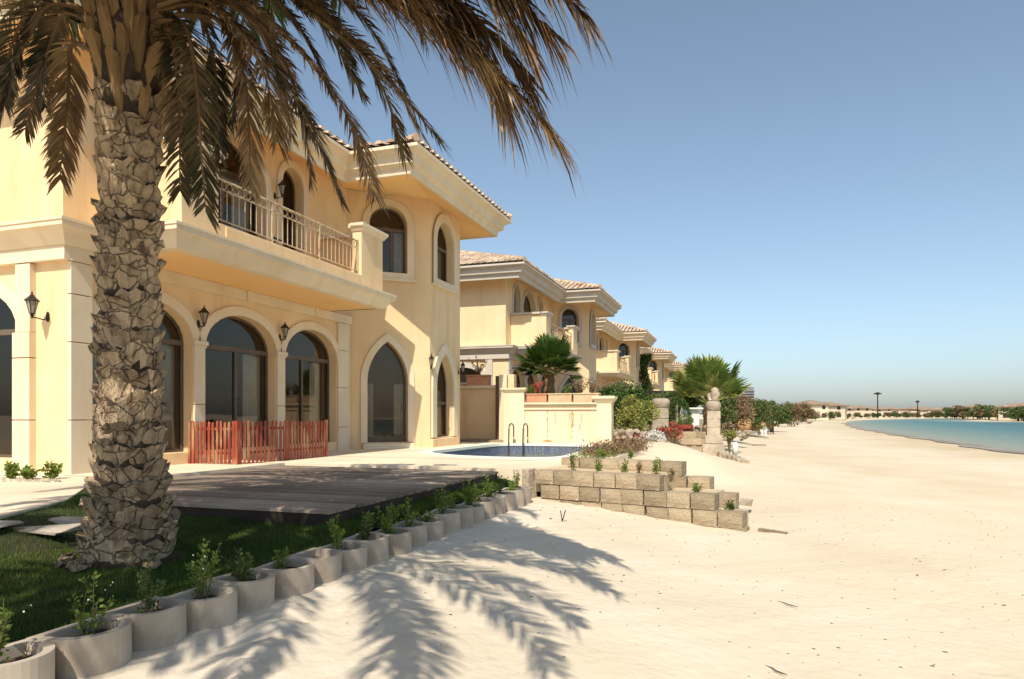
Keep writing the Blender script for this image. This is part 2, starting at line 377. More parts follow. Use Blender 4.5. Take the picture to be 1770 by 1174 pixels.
for (xa,ya,xb,yb) in ((-2.9,2.6,-1.6,11.2),(-2.4,11.0,-2.9,3.4),(1.5,3.0,3.6,24.0),(4.6,2.5,1.2,15.5),(-1.5,6.8,3.8,9.5)):
    L_ = math.hypot(xb-xa, yb-ya); n_ = int(L_/.62); a = math.atan2(yb-ya, xb-xa)
    for k in range(n_):
        t = (k+.5)/n_; sd = .13 if k % 2 else -.13; w_ = .25*math.sin(t*5+xa)
        trail.append((xa+(xb-xa)*t-math.sin(a)*(sd+w_)+_fr.normal()*.03, ya+(yb-ya)*t+math.cos(a)*(sd+w_)+_fr.normal()*.03, a+_fr.normal()*.15))
dents(trail, .085, .026)
dents([(_fr.uniform(-3.2,-1.6), _fr.uniform(2.4,12), _fr.uniform(0,6)) for _ in range(90)], .09, .024)
dents([(_fr.uniform(-1.5,6), _fr.uniform(2.5,22), _fr.uniform(0,6)) for _ in range(130)], .07, .012)
for off in (0, 1.55):      # old vehicle tracks running along the beach
    xt = 5.3+off - .105*(GY-12) + .25*np.sin(GY*.13); sel = (GY > 3) & (GY < 60)
    GZ -= np.where(sel, .022*np.exp(-((GX-xt)/.13)**2) - .010*np.exp(-((np.abs(GX-xt)-.27)/.08)**2), 0)
GZ = np.where((GX < -2.75) & (GY > 12.3), np.minimum(GZ, .46), GZ)
GZ = np.where(GX < -4.6, np.minimum(GZ, -.02 + 0*GZ), GZ)
vv = np.stack([GX.ravel(), GY.ravel(), GZ.ravel()], 1); nx = len(gx); ny = len(gy)
ii = (np.arange(ny-1)[:,None]*nx + np.arange(nx-1)[None,:]).ravel()
ff = np.stack([ii, ii+1, ii+1+nx, ii+nx], 1)
def sand_mat():
    m = mat('sand', (.66,.575,.455), (.60,.515,.39), .55, .95, .6, 9, bdist=.03, detail=9)
    nt = m.node_tree; N = nt.nodes; L = nt.links; b = N['Principled BSDF']; src = b.inputs['Base Color'].links[0].from_socket
    at = N.new('ShaderNodeAttribute'); at.attribute_name = 'shore'
    nz = N.new('ShaderNodeTexNoise'); nz.inputs['Scale'].default_value = .12; tc = N.new('ShaderNodeTexCoord'); L.new(tc.outputs['Object'], nz.inputs[0])
    ad = N.new('ShaderNodeMath'); ad.operation = 'MULTIPLY_ADD'; ad.inputs[1].default_value = 14; ad.inputs[2].default_value = -7; L.new(nz.outputs[0], ad.inputs[0])
    a2 = N.new('ShaderNodeMath'); a2.operation = 'ADD'; L.new(at.outputs['Fac'], a2.inputs[0]); L.new(ad.outputs[0], a2.inputs[1])
    cr = N.new('ShaderNodeValToRGB'); L.new(a2.outputs[0], cr.inputs[0])
    mr = N.new('ShaderNodeMapRange'); mr.inputs[1].default_value = 0; mr.inputs[2].default_value = 40; L.new(a2.outputs[0], mr.inputs[0]); L.new(mr.outputs[0], cr.inputs[0])
    e = cr.color_ramp.elements; e[0].position = 0; e[0].color = (.80,.73,.60,1); e[1].position = 1; e[1].color = (1,1,1,1)
    for p, c in ((.22,(.98,.96,.90,1)),(.36,(.92,.87,.77,1)),(.46,(.98,.95,.88,1)),(.60,(.95,.92,.85,1)),(.72,(1,1,1,1))):
        q = e.new(p); q.color = c
    mx = N.new('ShaderNodeMix'); mx.data_type = 'RGBA'; mx.blend_type = 'MULTIPLY'; mx.inputs[0].default_value = 1
    L.new(src, mx.inputs[6]); L.new(cr.outputs[0], mx.inputs[7]); L.new(mx.outputs[2], b.inputs['Base Color'])
    return m
M['sand'] = sand_mat()
sand = np_obj('sand', vv, ff, M['sand'], kind='structure')
sand.data.polygons.foreach_set('use_smooth', [True]*len(ff))
at = sand.data.attributes.new('shore', 'FLOAT', 'POINT'); at.data.foreach_set('value', GD.ravel().astype(np.float32))

# water: outline, plus inner rings so the shallows can be told from the deep
def water_mat():
    m = bpy.data.materials.new('lagoon_water'); m.use_nodes = True; nt = m.node_tree; N = nt.nodes; L = nt.links; b = N['Principled BSDF']
    b.inputs['Roughness'].default_value = .3; b.inputs['IOR'].default_value = 1.33; b.inputs['Specular IOR Level'].default_value = .12
    at = N.new('ShaderNodeAttribute'); at.attribute_name = 'shore'
    mr = N.new('ShaderNodeMapRange'); mr.inputs[1].default_value = 0; mr.inputs[2].default_value = -60; L.new(at.outputs['Fac'], mr.inputs[0])
    cr = N.new('ShaderNodeValToRGB'); L.new(mr.outputs[0], cr.inputs[0]); e = cr.color_ramp.elements
    e[0].position = 0; e[0].color = (.26,.25,.17,1); e[1].position = 1; e[1].color = (.015,.065,.072,1)
    for p, c in ((.10,(.15,.20,.15,1)),(.28,(.05,.135,.13,1)),(.6,(.022,.085,.09,1))): q = e.new(p); q.color = c
    L.new(cr.outputs[0], b.inputs['Base Color'])
    tc = N.new('ShaderNodeTexCoord'); nz = N.new('ShaderNodeTexNoise'); nz.inputs['Scale'].default_value = .9; nz.inputs['Detail'].default_value = 6; L.new(tc.outputs['Object'], nz.inputs[0])
    bp = N.new('ShaderNodeBump'); bp.inputs['Strength'].default_value = 1; bp.inputs['Distance'].default_value = .45; L.new(nz.outputs[0], bp.inputs['Height']); L.new(bp.outputs[0], b.inputs['Normal'])
    return m
M['water'] = water_mat()
wx = np.linspace(20, 275, 150); wy = np.linspace(-260, 420, 300); WX, WY = np.meshgrid(wx, wy); WD = shore_dist(WX, WY)
# polygon fill with interior points kept well inside
mbw = MB(); mbw.poly([SHORE], WL)
wat = build(mbw, 'lagoon_water', M['water'], kind='structure')
import bmesh
bm = bmesh.new(); bm.from_mesh(wat.data)
for _ in range(5):
    es = [e for e in bm.edges if e.calc_length() > 9]
    if not es: break
    bmesh.ops.subdivide_edges(bm, edges=es, cuts=1)
    bmesh.ops.triangulate(bm, faces=bm.faces[:])
bm.to_mesh(wat.data); bm.free()
co = np.empty(len(wat.data.vertices)*3); wat.data.vertices.foreach_get('co', co); co = co.reshape(-1,3)
a_ = wat.data.attributes.new('shore', 'FLOAT', 'POINT'); a_.data.foreach_set('value', shore_dist(co[:,0], co[:,1]).astype(np.float32))
# wet strip along the waterline
M['wet'] = mat('wet_sand', (.20,.155,.10), (.30,.24,.165), .6, .45, .3, 20, (.42,.35,.25), .25)
def ribbon(pts, w0, w1, z0, z1, rnd):
    mb = MB(); n = len(pts); P = [Vector(p) for p in pts]; vs_ = []
    for i, p in enumerate(P):
        t = (P[min(i+1,n-1)]-P[max(i-1,0)]).normalized(); nn = Vector((-t.y, t.x))
        w = w1*(1+.25*math.sin(i*.9))
        vs_ += [(p.x-nn.x*w0, p.y-nn.y*w0, z0), (p.x+nn.x*w, p.y+nn.y*w, z1)]
    mb.add(vs_, [(2*i,2*i+1,2*i+3,2*i+2) for i in range(n-1)]); return mb
rr = random.Random(3)
build(ribbon(smooth_loop(near_edge, False, 12), .25, 1.1, WL+.006, WL+.006, rr), 'wet_sand', M['wet'], kind='structure')

# ---------------------------------------------------------------- lawn, terrace, pool, gardens
TZ = .55
def lawn_z(x, y):
    e = np.interp(y, [-6,2,4.6,5.9,6.95,7.3,12], [-6.2,-6.25,-6.8,-7.45,-8.45,-8.9,-8.9])
    dd_ = np.hypot(np.maximum(np.maximum(-8.89-x, x+4.22), 0), np.maximum(np.maximum(6.38-y, y-11.8), 0))
    return np.minimum(.225 + .085*np.exp(-(dd_/.35)**2) + .016*np.clip(-3.9-x, 0, 6) + .012*wob(x, y, 1.7, 3) + .25*sstep(1.3, .05, x-e)*(1-sstep(6.6, 7.6, y)), .53)
lx = np.linspace(-8.9, -3.90, 60); ly = np.linspace(-5, 12.15, 120); LX, LY = np.meshgrid(lx, ly); LZ = lawn_z(LX, LY)
vv = np.stack([LX.ravel(), LY.ravel(), LZ.ravel()], 1); ii = (np.arange(119)[:,None]*60 + np.arange(59)[None,:]).ravel()
lawn = np_obj('lawn', vv, np.stack([ii, ii+1, ii+61, ii+60], 1), M['lawn'], kind='structure')
pool = [(-7.75,16.5),(-7.2,15.7),(-6.4,15.15),(-5.4,14.9),(-4.6,14.95),(-4.05,15.3),(-3.95,16.5),(-3.95,19),(-4.05,21.2),(-4.5,21.7),(-5.6,21.85),(-6.8,21.85),(-7.4,21.6),(-7.7,20.8),(-7.8,18.5)]
pool = smooth_loop(pool, True, 4)
terr = [(-32,-6),(-6.2,-6),(-6.25,2.0),(-6.8,4.6),(-7.45,5.9),(-8.45,6.95),(-8.9,7.3),(-8.9,11.86),(-3.95,11.86),(-3.45,12.45),(-3.0,13.4),(-2.7,16),(-2.75,22.75),(-32,22.75)]
mb = MB(); mb.poly([terr, pool[::-1]], .1, TZ)
build(mb, 'terrace', M['paving'], kind='structure')
mb = MB(); mb.poly([[(-60,22.75),(-2.9,22.75),(-2.6,27),(-1.6,34),(-1.4,60),(0,90),(4,130),(-60,130)]], .1, .62)
build(mb, 'garden_ground', M['garden'], kind='structure')
# expansion joints of the terrace as recessed-looking dark strips
mb = MB()
for y in (8.2, 11.2+.4, 14.0): mb.box(-10.4, -8.95 if y < 11.8 else -4.2, y-.006, y+.006, TZ+.001, TZ+.004)
build(mb, 'terrace_joint', M['soil'], kind='structure')
def offset_loop(lp, o):
    n = len(lp); out = []
    ar = sum(lp[i][0]*lp[(i+1)%n][1]-lp[(i+1)%n][0]*lp[i][1] for i in range(n))
    sg = 1 if ar > 0 else -1
    for i in range(n):
        a, b, c = Vector(lp[i-1]), Vector(lp[i]), Vector(lp[(i+1)%n])
        t1 = (b-a).normalized(); t2 = (c-b).normalized(); n1 = Vector((t1.y,-t1.x))*sg; n2 = Vector((t2.y,-t2.x))*sg
        m = (n1+n2); m = m.normalized() if m.length > 1e-6 else n1; q = b + m*(o/max(m.dot(n1), .4)); out.append((q.x, q.y))
    return out
pt = thing('swimming_pool', (-5.9,18.3,TZ), 'blue tiled kidney shaped swimming pool with a pale rim set in the terrace', 'swimming pool')
mb = MB(); mb.poly([offset_loop(pool,.36), offset_loop(pool,-.02)[::-1]], TZ-.06, TZ+.018)
build(mb, 'coping', M['coping'], pt)
def tile_mat(name, c1, c2, mortar, sc):
    m = bpy.data.materials.new(name); m.use_nodes = True; nt = m.node_tree; N = nt.nodes; L = nt.links; b = N['Principled BSDF']
    tc = N.new('ShaderNodeTexCoord'); cx = N.new('ShaderNodeSeparateXYZ'); L.new(tc.outputs['Object'], cx.inputs[0])
    sm = N.new('ShaderNodeMath'); L.new(cx.outputs[0], sm.inputs[0]); L.new(cx.outputs[1], sm.inputs[1]); cb = N.new('ShaderNodeCombineXYZ')
    L.new(sm.outputs[0], cb.inputs[0]); L.new(cx.outputs[2], cb.inputs[1])
    br = N.new('ShaderNodeTexBrick'); br.inputs['Scale'].default_value = sc; br.offset = 0; br.inputs['Brick Width'].default_value = .5; br.inputs['Row Height'].default_value = .5
    br.inputs['Mortar Size'].default_value = .03; br.inputs['Color1'].default_value = (*c1,1); br.inputs['Color2'].default_value = (*c2,1); br.inputs['Mortar'].default_value = (*mortar,1)
    L.new(cb.outputs[0], br.inputs[0]); L.new(br.outputs[0], b.inputs['Base Color']); b.inputs['Roughness'].default_value = .25; return m
M['pool_tile'] = tile_mat('pool_tile', (.008,.05,.24), (.025,.14,.44), (.10,.26,.46), 7)
mb = MB(); n = len(pool); b0 = 0
for z in (-1.0, TZ-.001): mb.v += [(p[0], p[1], z) for p in pool]
for i in range(n): mb.f.append((i, n+i, n+(i+1)%n, (i+1)%n)); mb.m.append(0)
build(mb, 'basin_wall', M['pool_tile'], pt)
mb = MB(); mb.poly([pool], -1.0); build(mb, 'basin_floor', M['pool_tile'], pt)
def pool_water():
    m = bpy.data.materials.new('pool_water'); m.use_nodes = True; nt = m.node_tree; N = nt.nodes; L = nt.links
    for x in list(N):
        if x.type == 'BSDF_PRINCIPLED': N.remove(x)
    gl = N.new('ShaderNodeBsdfGlossy'); gl.inputs['Roughness'].default_value = .03; tr = N.new('ShaderNodeBsdfTransparent'); tr.inputs[0].default_value = (.45,.72,.78,1)
    fr = N.new('ShaderNodeFresnel'); fr.inputs[0].default_value = 1.33; ms = N.new('ShaderNodeMixShader')
    nz = N.new('ShaderNodeTexNoise'); nz.inputs['Scale'].default_value = 2.5; tc = N.new('ShaderNodeTexCoord'); L.new(tc.outputs['Object'], nz.inputs[0])
    bp = N.new('ShaderNodeBump'); bp.inputs['Strength'].default_value = .05; bp.inputs['Distance'].default_value = .04; L.new(nz.outputs[0], bp.inputs['Height'])
    L.new(bp.outputs[0], gl.inputs['Normal']); L.new(bp.outputs[0], fr.inputs['Normal'])
    L.new(fr.outputs[0], ms.inputs[0]); L.new(tr.outputs[0], ms.inputs[1]); L.new(gl.outputs[0], ms.inputs[2]); L.new(ms.outputs[0], N['Material Output'].inputs[0]); return m
M['pool_water'] = pool_water()
mb = MB(); mb.poly([pool], TZ-.34); build(mb, 'water_surface', M['pool_water'], pt)
for k, (a, side) in enumerate(((-7.35, 'left'), (-6.85, 'right'))):
    pts = [(a, 22.15, TZ)]
    for j in range(9):
        t = math.pi*j/8; pts.append((a, 21.9+.25*math.cos(t), TZ+.52+.16*math.sin(t)))
    pts += [(a, 21.62, TZ+.1), (a, 21.58, -.4)]
    mb = MB(); mb.tube(pts, .024, 8); o = build(mb, 'pool_handrail', M['steel'], smooth=True, origin=(a,22.15,TZ))
    tag(o, 'dark metal pool handrail hoop, the %s one of the pair on the far rim' % side, 'handrail', 'pool handrails')

# grass blades
def blades(n, x0, x1, y0, y1, h, seed, w=.0035, ok=None):
    g = np.random.default_rng(seed); x = g.uniform(x0, x1, n); y = g.uniform(y0, y1, n)
    if ok is not None: k = ok(x, y); x = x[k]; y = y[k]; n = len(x)
    z = lawn_z(x, y); a = g.uniform(0, 6.28, n); hh = h*g.uniform(.5, 1.3, n)*(1+.35*wob(x,y,.9,11)); lean = g.uniform(0,.7,n)*hh; b = g.uniform(0,6.28,n)
    dx, dy = np.cos(a)*w, np.sin(a)*w
    v = np.stack([np.stack([x-dx,y-dy,z-.005],1), np.stack([x+dx,y+dy,z-.005],1), np.stack([x+np.cos(b)*lean, y+np.sin(b)*lean, z+hh],1)],1).reshape(-1,3)
    return v, np.arange(3*n).reshape(-1,3)
def lawn_ok(x, y):
    in_deck = (x > -8.55) & (x < -4.27) & (y > 6.42) & (y < 11.8)
    px = np.interp(y, [-6,2,4.6,5.9,6.95,7.3,12], [-6.2,-6.25,-6.8,-7.45,-8.45,-8.9,-8.9])
    trunk = np.hypot(x+5.2, y-4.75) < .45
    flag = (x < -5.7) & (y > 3.9) & (y < 5.6) & (x < -5.9+.0*y)
    return (~in_deck) & (x > px+.05) & (~trunk) & ~(flag & (np.random.default_rng(1).uniform(size=x.shape) < .8))
v1, f1 = blades(110000, -7.9, -3.93, 1.6, 6.6, .035, 5, .0035, lawn_ok)
v2, f2 = blades(45000, -4.3, -3.93, 6.2, 12.0, .06, 6, .0045, lawn_ok)
gv = np.concatenate([v1, v2]); gf = np.concatenate([f1, f2+len(v1)])
g = np_obj('lawn_grass', gv, gf, M['grass'], kind='stuff'); tag(g, 'short dark green grass around the palm and along the planters', 'grass')
# debris on the sand
def debris(n, seed):
    g = np.random.default_rng(seed); V = []; F = []
    x = g.uniform(-3.3, 7, n); y = g.uniform(2.2, 16, n); z = sand_z(x, y); s = g.uniform(.003, .016, n)*g.uniform(.5,1.2,n)
    for i in range(n):
        b = len(V); a = g.uniform(0, 3.14); c, d = math.cos(a)*s[i]*g.uniform(1,2.2), math.sin(a)*s[i]
        V += [(x[i]-c,y[i]-d,z[i]-.001),(x[i]+d*.6,y[i]-c*.6,z[i]),(x[i]+c,y[i]+d,z[i]),(x[i]-d*.6,y[i]+c*.6,z[i]),(x[i],y[i],z[i]+s[i]*.6)]
        F += [(b,b+1,b+4),(b+1,b+2,b+4),(b+2,b+3,b+4),(b+3,b,b+4)]
    return np.array(V), np.array(F)
dv, df = debris(1900, 3)
o = np_obj('beach_debris', dv, df, M['pebble'], kind='stuff'); tag(o, 'small dark pebbles and plant bits scattered over the pale sand', 'debris')

# ================================================================ villas
def arch_pts(c, a, spring, rise, kind='round', w=0, n=14):
    """outline of an arch from left springing to right springing (s, z)"""
    out = []
    if kind == 'round':
        for i in range(n+1):
            t = math.pi*(1-i/n); out.append((c+(a+w)*math.cos(t), spring+(rise+w)*math.sin(t)))
    else:
        Rr = (a*a+rise*rise)/(2*a); m = n//2; r2 = Rr+w; top = math.acos((Rr-a)/r2)
        for i in range(m+1):
            t = top*i/m; out.append((c-a+Rr - r2*math.cos(t), spring+r2*math.sin(t)))
        for i in range(m-1, -1, -1):
            t = top*i/m; out.append((c+a-Rr + r2*math.cos(t), spring+r2*math.sin(t)))
    return out
def opening(c, a, z0, spring, rise, kind='round', w=0, wb=None, n=14):
    wb = w if wb is None else wb
    return [(c-a-w, z0-wb)] + arch_pts(c, a, spring, rise, kind, w, n) + [(c+a+w, z0-wb)]
class Wall:
    def __init__(s, p0, p1):
        s.p = Vector(p0); d = Vector(p1)-s.p; s.L = d.length; s.d = d.normalized(); s.n = Vector((s.d.y, -s.d.x))
    def P(s, u, z, o=0): q = s.p + s.d*u + s.n*o; return (q.x, q.y, z)
    def sheet(s, mb, outer, holes=(), o=0, depth=None, m=0, mr=None):
        loops = [outer] + [h[::-1] for h in holes]; fl = [p for l in loops for p in l]; b = len(mb.v)
        mb.v += [s.P(u, z, o) for u, z in fl]
        for t in tessellate_polygon([[Vector((p[0], p[1], 0)) for p in l] for l in loops]):
            a, q, c = [fl[i] for i in t]; ar = (q[0]-a[0])*(c[1]-a[1])-(q[1]-a[1])*(c[0]-a[0])
            t = tuple(b+i for i in t); mb.f.append(t if ar > 0 else t[::-1]); mb.m.append(m)
        if depth:
            for l in (loops[1:] if holes or depth >= .3 else loops):
                n = len(l); b = len(mb.v)
                mb.v += [s.P(u, z, o) for u, z in l] + [s.P(u, z, o-depth) for u, z in l]
                for i in range(n): mb.f.append((b+i, b+n+i, b+n+(i+1)%n, b+(i+1)%n)); mb.m.append(m if mr is None else mr)
    def box(s, mb, u0, u1, z0, z1, o0, o1, m=0):
        v = [s.P(u, z, o) for z in (z0, z1) for u, o in ((u0,o1),(u1,o1),(u1,o0),(u0,o0))]
        mb.add(v, [(0,3,2,1),(4,5,6,7),(0,1,5,4),(1,2,6,5),(2,3,7,6),(3,0,4,7)], m)
def rect(u0, u1, z0, z1): return [(u0,z0),(u0,z1),(u1,z1),(u1,z0)]
def sweep(mb, path, prof, m=0, caps=True):
    """profile (o outward to the right, z) along a plan polyline with mitred corners"""
    P = [Vector(p) for p in path]; n = len(P); k = len(prof); b = len(mb.v)
    for i, p in enumerate(P):
        t1 = (P[i]-P[i-1]).normalized() if i else (P[1]-P[0]).normalized(); t2 = (P[i+1]-P[i]).normalized() if i < n-1 else t1
        n1 = Vector((t1.y,-t1.x)); n2 = Vector((t2.y,-t2.x)); mm = (n1+n2).normalized(); mm /= max(mm.dot(n1), .3)
        mb.v += [(p.x+mm.x*o, p.y+mm.y*o, z) for o, z in prof]
    for i in range(n-1):
        for j in range(k-1):
            mb.f.append((b+i*k+j, b+(i+1)*k+j, b+(i+1)*k+j+1, b+i*k+j+1)); mb.m.append(m)
    if caps:
        mb.f.append(tuple(b+j for j in range(k))); mb.m.append(m); mb.f.append(tuple(b+(n-1)*k+j for j in reversed(range(k)))); mb.m.append(m)
def window(W, root, c, a, z0, spring, rise, kind='round', depth=.27, ring=.2, ringb=.18, full=True, transom=None, mull=(), mats=('frame','glass','trim'), proud=.045, door=False):
    fw = .055; od = -depth
    mb = MB(); outer = opening(c, a, z0, spring, rise, kind); inner = opening(c, a-fw, z0+fw, spring, max(rise-fw,.02), kind)
    W.sheet(mb, outer, [inner], od+.05, .06)
    if transom: W.box(mb, c-a+fw, c+a-fw, transom-.05, transom+.05, od-.01, od+.055)
    for u, zt in mull: W.box(mb, u-.035, u+.035, z0+fw, zt, od-.01, od+.05)
    if door: W.box(mb, c-a+fw, c+a-fw, z0+fw, z0+fw+.12, od-.01, od+.05)
    fr = build(mb, 'window', M[mats[0]], root)
    mb = MB(); W.sheet(mb, inner, (), od+.012, .02); build(mb, 'pane', M[mats[1]], fr)
    if mats[1] == 'glass_clear' and a > .5:
        for s0, s1 in ((c-a+.02, c-a+.02+a*.42), (c+a*.45, c+a-.02)):
            mb = MB(); nn_ = 14; vs_ = []
            for i in range(nn_+1):
                u_ = s0+(s1-s0)*i/nn_; o_ = od-.16+.03*math.sin(i*2.1); vs_ += [W.P(u_, z0+.05, o_), W.P(u_, spring-.05, o_)]
            mb.add(vs_, [(2*i,2*i+2,2*i+3,2*i+1) for i in range(nn_)]); build(mb, 'curtain', M['curtain'], fr)
    if door:
        mb = MB(); u = (mull[0][0] if mull else c+a-.2)+.06; mb.tube([W.P(u,z0+.95,od+.05), W.P(u,z0+.95,od+.11), W.P(u,z0+1.12,od+.11), W.P(u,z0+1.12,od+.05)], .011, 6); build(mb, 'handle', M['steel'], fr)
    if ring:
        mb = MB()
        if full: o_ = opening(c, a, z0, spring, rise, kind, ring, ringb); i_ = opening(c, a, z0, spring, rise, kind, -.002 if ringb else -.002, -.002 if ringb else 0)
        else:
            o_ = arch_pts(c, a, spring, rise, kind, ring); i_ = arch_pts(c, a, spring, rise, kind, -.002)
        if full and ringb:
            W.sheet(mb, o_, [i_], proud, proud)
        else:
            lp = o_ + i_[::-1]; W.sheet(mb, lp, (), proud, proud)
        build(mb, 'surround', M[mats[2]], root, bevel=.012)
    return fr
def lantern(loc, face, label, s=1.0, body_out=.30, parent=None):
    """carriage lantern on a scroll bracket; face = outward direction (x,y)"""
    x, y, z = loc; fx, fy = face; bx, by = x+fx*body_out, y+fy*body_out
    t = thing('wall_lantern', loc, label, 'lantern', 'wall lanterns on the villa')
    mb = MB(); a = math.atan2(fy, fx)
    pl = [(x+fx*.015-fy*.055*math.cos(q), y+fy*.015+fx*.055*math.cos(q), z-.02+.115*math.sin(q)) for q in [2*math.pi*i/12 for i in range(12)]]
    pb = [(p[0]-fx*.02, p[1]-fy*.02, p[2]) for p in pl]
    mb.add(pl+pb, [tuple(range(12)), tuple(range(23,11,-1))] + [(i,(i+1)%12,12+(i+1)%12,12+i) for i in range(12)])
    build(mb, 'wall_plate', M['lamp_metal'], t)
    mb = MB(); mb.tube([(x+fx*.02,y+fy*.02,z-.05),(x+fx*.1,y+fy*.1,z-.10),(x+fx*.2,y+fy*.2,z-.08),(bx,by,z-.07),(bx,by,z+.0)], .014, 7); build(mb, 'bracket', M['lamp_metal'], t, smooth=True)
    mb = MB(); mb.lathe((bx,by,z), [(.012,-.10),(.03,-.05),(.045,0),(.05,.01)], 6); mb.lathe((bx,by,z), [(.125*s,.27),(.13*s,.285),(.055*s,.37),(.05*s,.38),(.02*s,.42),(.012,.44),(.02,.455),(.004,.49)], 6)
    for k in range(6):
        q = math.pi/3*k; mb.tube([(bx+.05*math.cos(q),by+.05*math.sin(q),z), (bx+.10*s*math.cos(q),by+.10*s*math.sin(q),z+.275)], .008, 4)
    build(mb, 'cage', M['lamp_metal'], t)
    mb = MB(); mb.lathe((bx,by,z), [(.045,.01),(.092*s,.27)], 6); build(mb, 'glass_body', M['lamp_glass'], t)
    t.scale = (.76,.76,.76)
    return t
def roof_slope(e0, e1, z, pitch, maxrun, sp=.30, seg=.42, hip=(1,1), r=.085):
    """barrel tile columns on one hipped slope; returns list of (column segments) as arrays"""
    e0 = Vector(e0); e1 = Vector(e1); d = (e1-e0); L = d.length; d.normalize(); inn = Vector((-d.y, d.x)); tp = math.tan(pitch)
    out = []
    n = int(L/sp)
    for i in range(n):
        u = (i+.5)*L/n; run = min(maxrun, u if hip[0] else 99, (L-u) if hip[1] else 99)
        k = 0; v = 0
        while v < run:
            v1 = min(v+seg, run+.05); out.append((k, e0+d*u+inn*v, e0+d*u+inn*v1, z+v*tp, z+v1*tp, d)); v += seg; k += 1
    return out
def tile_mesh(mb, a, b, za, zb, d, r=.105):
    prof = [(math.cos(t)*r, math.sin(t)*r) for t in (math.pi, math.pi*.72, math.pi*.5, math.pi*.28, 0)]
    vs_ = [(a.x+d.x*p, a.y+d.y*p, za+q*.85+.045) for p, q in prof] + [(b.x+d.x*p*.8, b.y+d.y*p*.8, zb+q*.8+.01) for p, q in prof]
    mb.add(vs_, [(i, i+1, 6+i, 5+i) for i in range(4)] + [(4,3,2,1,0)])
def roof(root, rects, z, pitch, tmat, eave_tiles=0, over=.06):
    """rects: (x0,x1,y0,y1) hipped"""
    mb = MB(); st = MB(); cnt = 0
    for (x0,x1,y0,y1) in rects:
        w = min(x1-x0, y1-y0)/2; h = w*math.tan(pitch)
        if x1-x0 < y1-y0: r0, r1 = (x0+w, y0+w), (x0+w, y1-w)
        else: r0, r1 = (x0+w, y0+w), (x1-w, y0+w)
        c = [(x0,y0,z),(x1,y0,z),(x1,y1,z),(x0,y1,z),(r0[0],r0[1],z+h),(r1[0],r1[1],z+h)]
        if x1-x0 < y1-y0: fs = [(0,1,4),(1,2,5,4),(2,3,5),(3,0,4,5)]
        else: fs = [(0,1,5,4),(1,2,5),(2,3,4,5),(3,0,4)]
        mb.add(c, fs)
        for e0, e1 in (((x0,y0),(x1,y0)), ((x1,y0),(x1,y1))):
            for (k,a,b,za,zb,d) in roof_slope(e0, e1, z, pitch, w):
                if k < 2 and eave_tiles and cnt < eave_tiles and a.x > -16:
                    t = MB(); tile_mesh(t, a, b, za, zb, d); build(t, 'roof_tile', tmat, root); cnt += 1
                else: tile_mesh(st, a, b, za, zb, d)
        # ridge and hip caps
        for p, q in (((x1,y0,z),(r1 if x1-x0 >= y1-y0 else r0)), ((x1,y1,z), r1), ((x0,y0,z), r0)):
            p = Vector(p); q = Vector((q[0],q[1],z+h)); n = int((q-p).length/.4)
            for i in range(n):
                A = p.lerp(q, i/n); B = p.lerp(q, (i+1.1)/n); st.tube([A+Vector((0,0,.08)), B+Vector((0,0,.05))], [.11,.09], 6)
        A, B = Vector((r0[0],r0[1],z+h)), Vector((r1[0],r1[1],z+h)); n = max(1, int((B-A).length/.4))
        for i in range(n): st.tube([A.lerp(B,i/n)+Vector((0,0,.08)), A.lerp(B,(i+1.1)/n)+Vector((0,0,.05))], [.11,.09], 6)
    build(mb, 'roof', M['tile_bed'], root)
    build(st, 'roof_tiles', tmat, root, kind='stuff')

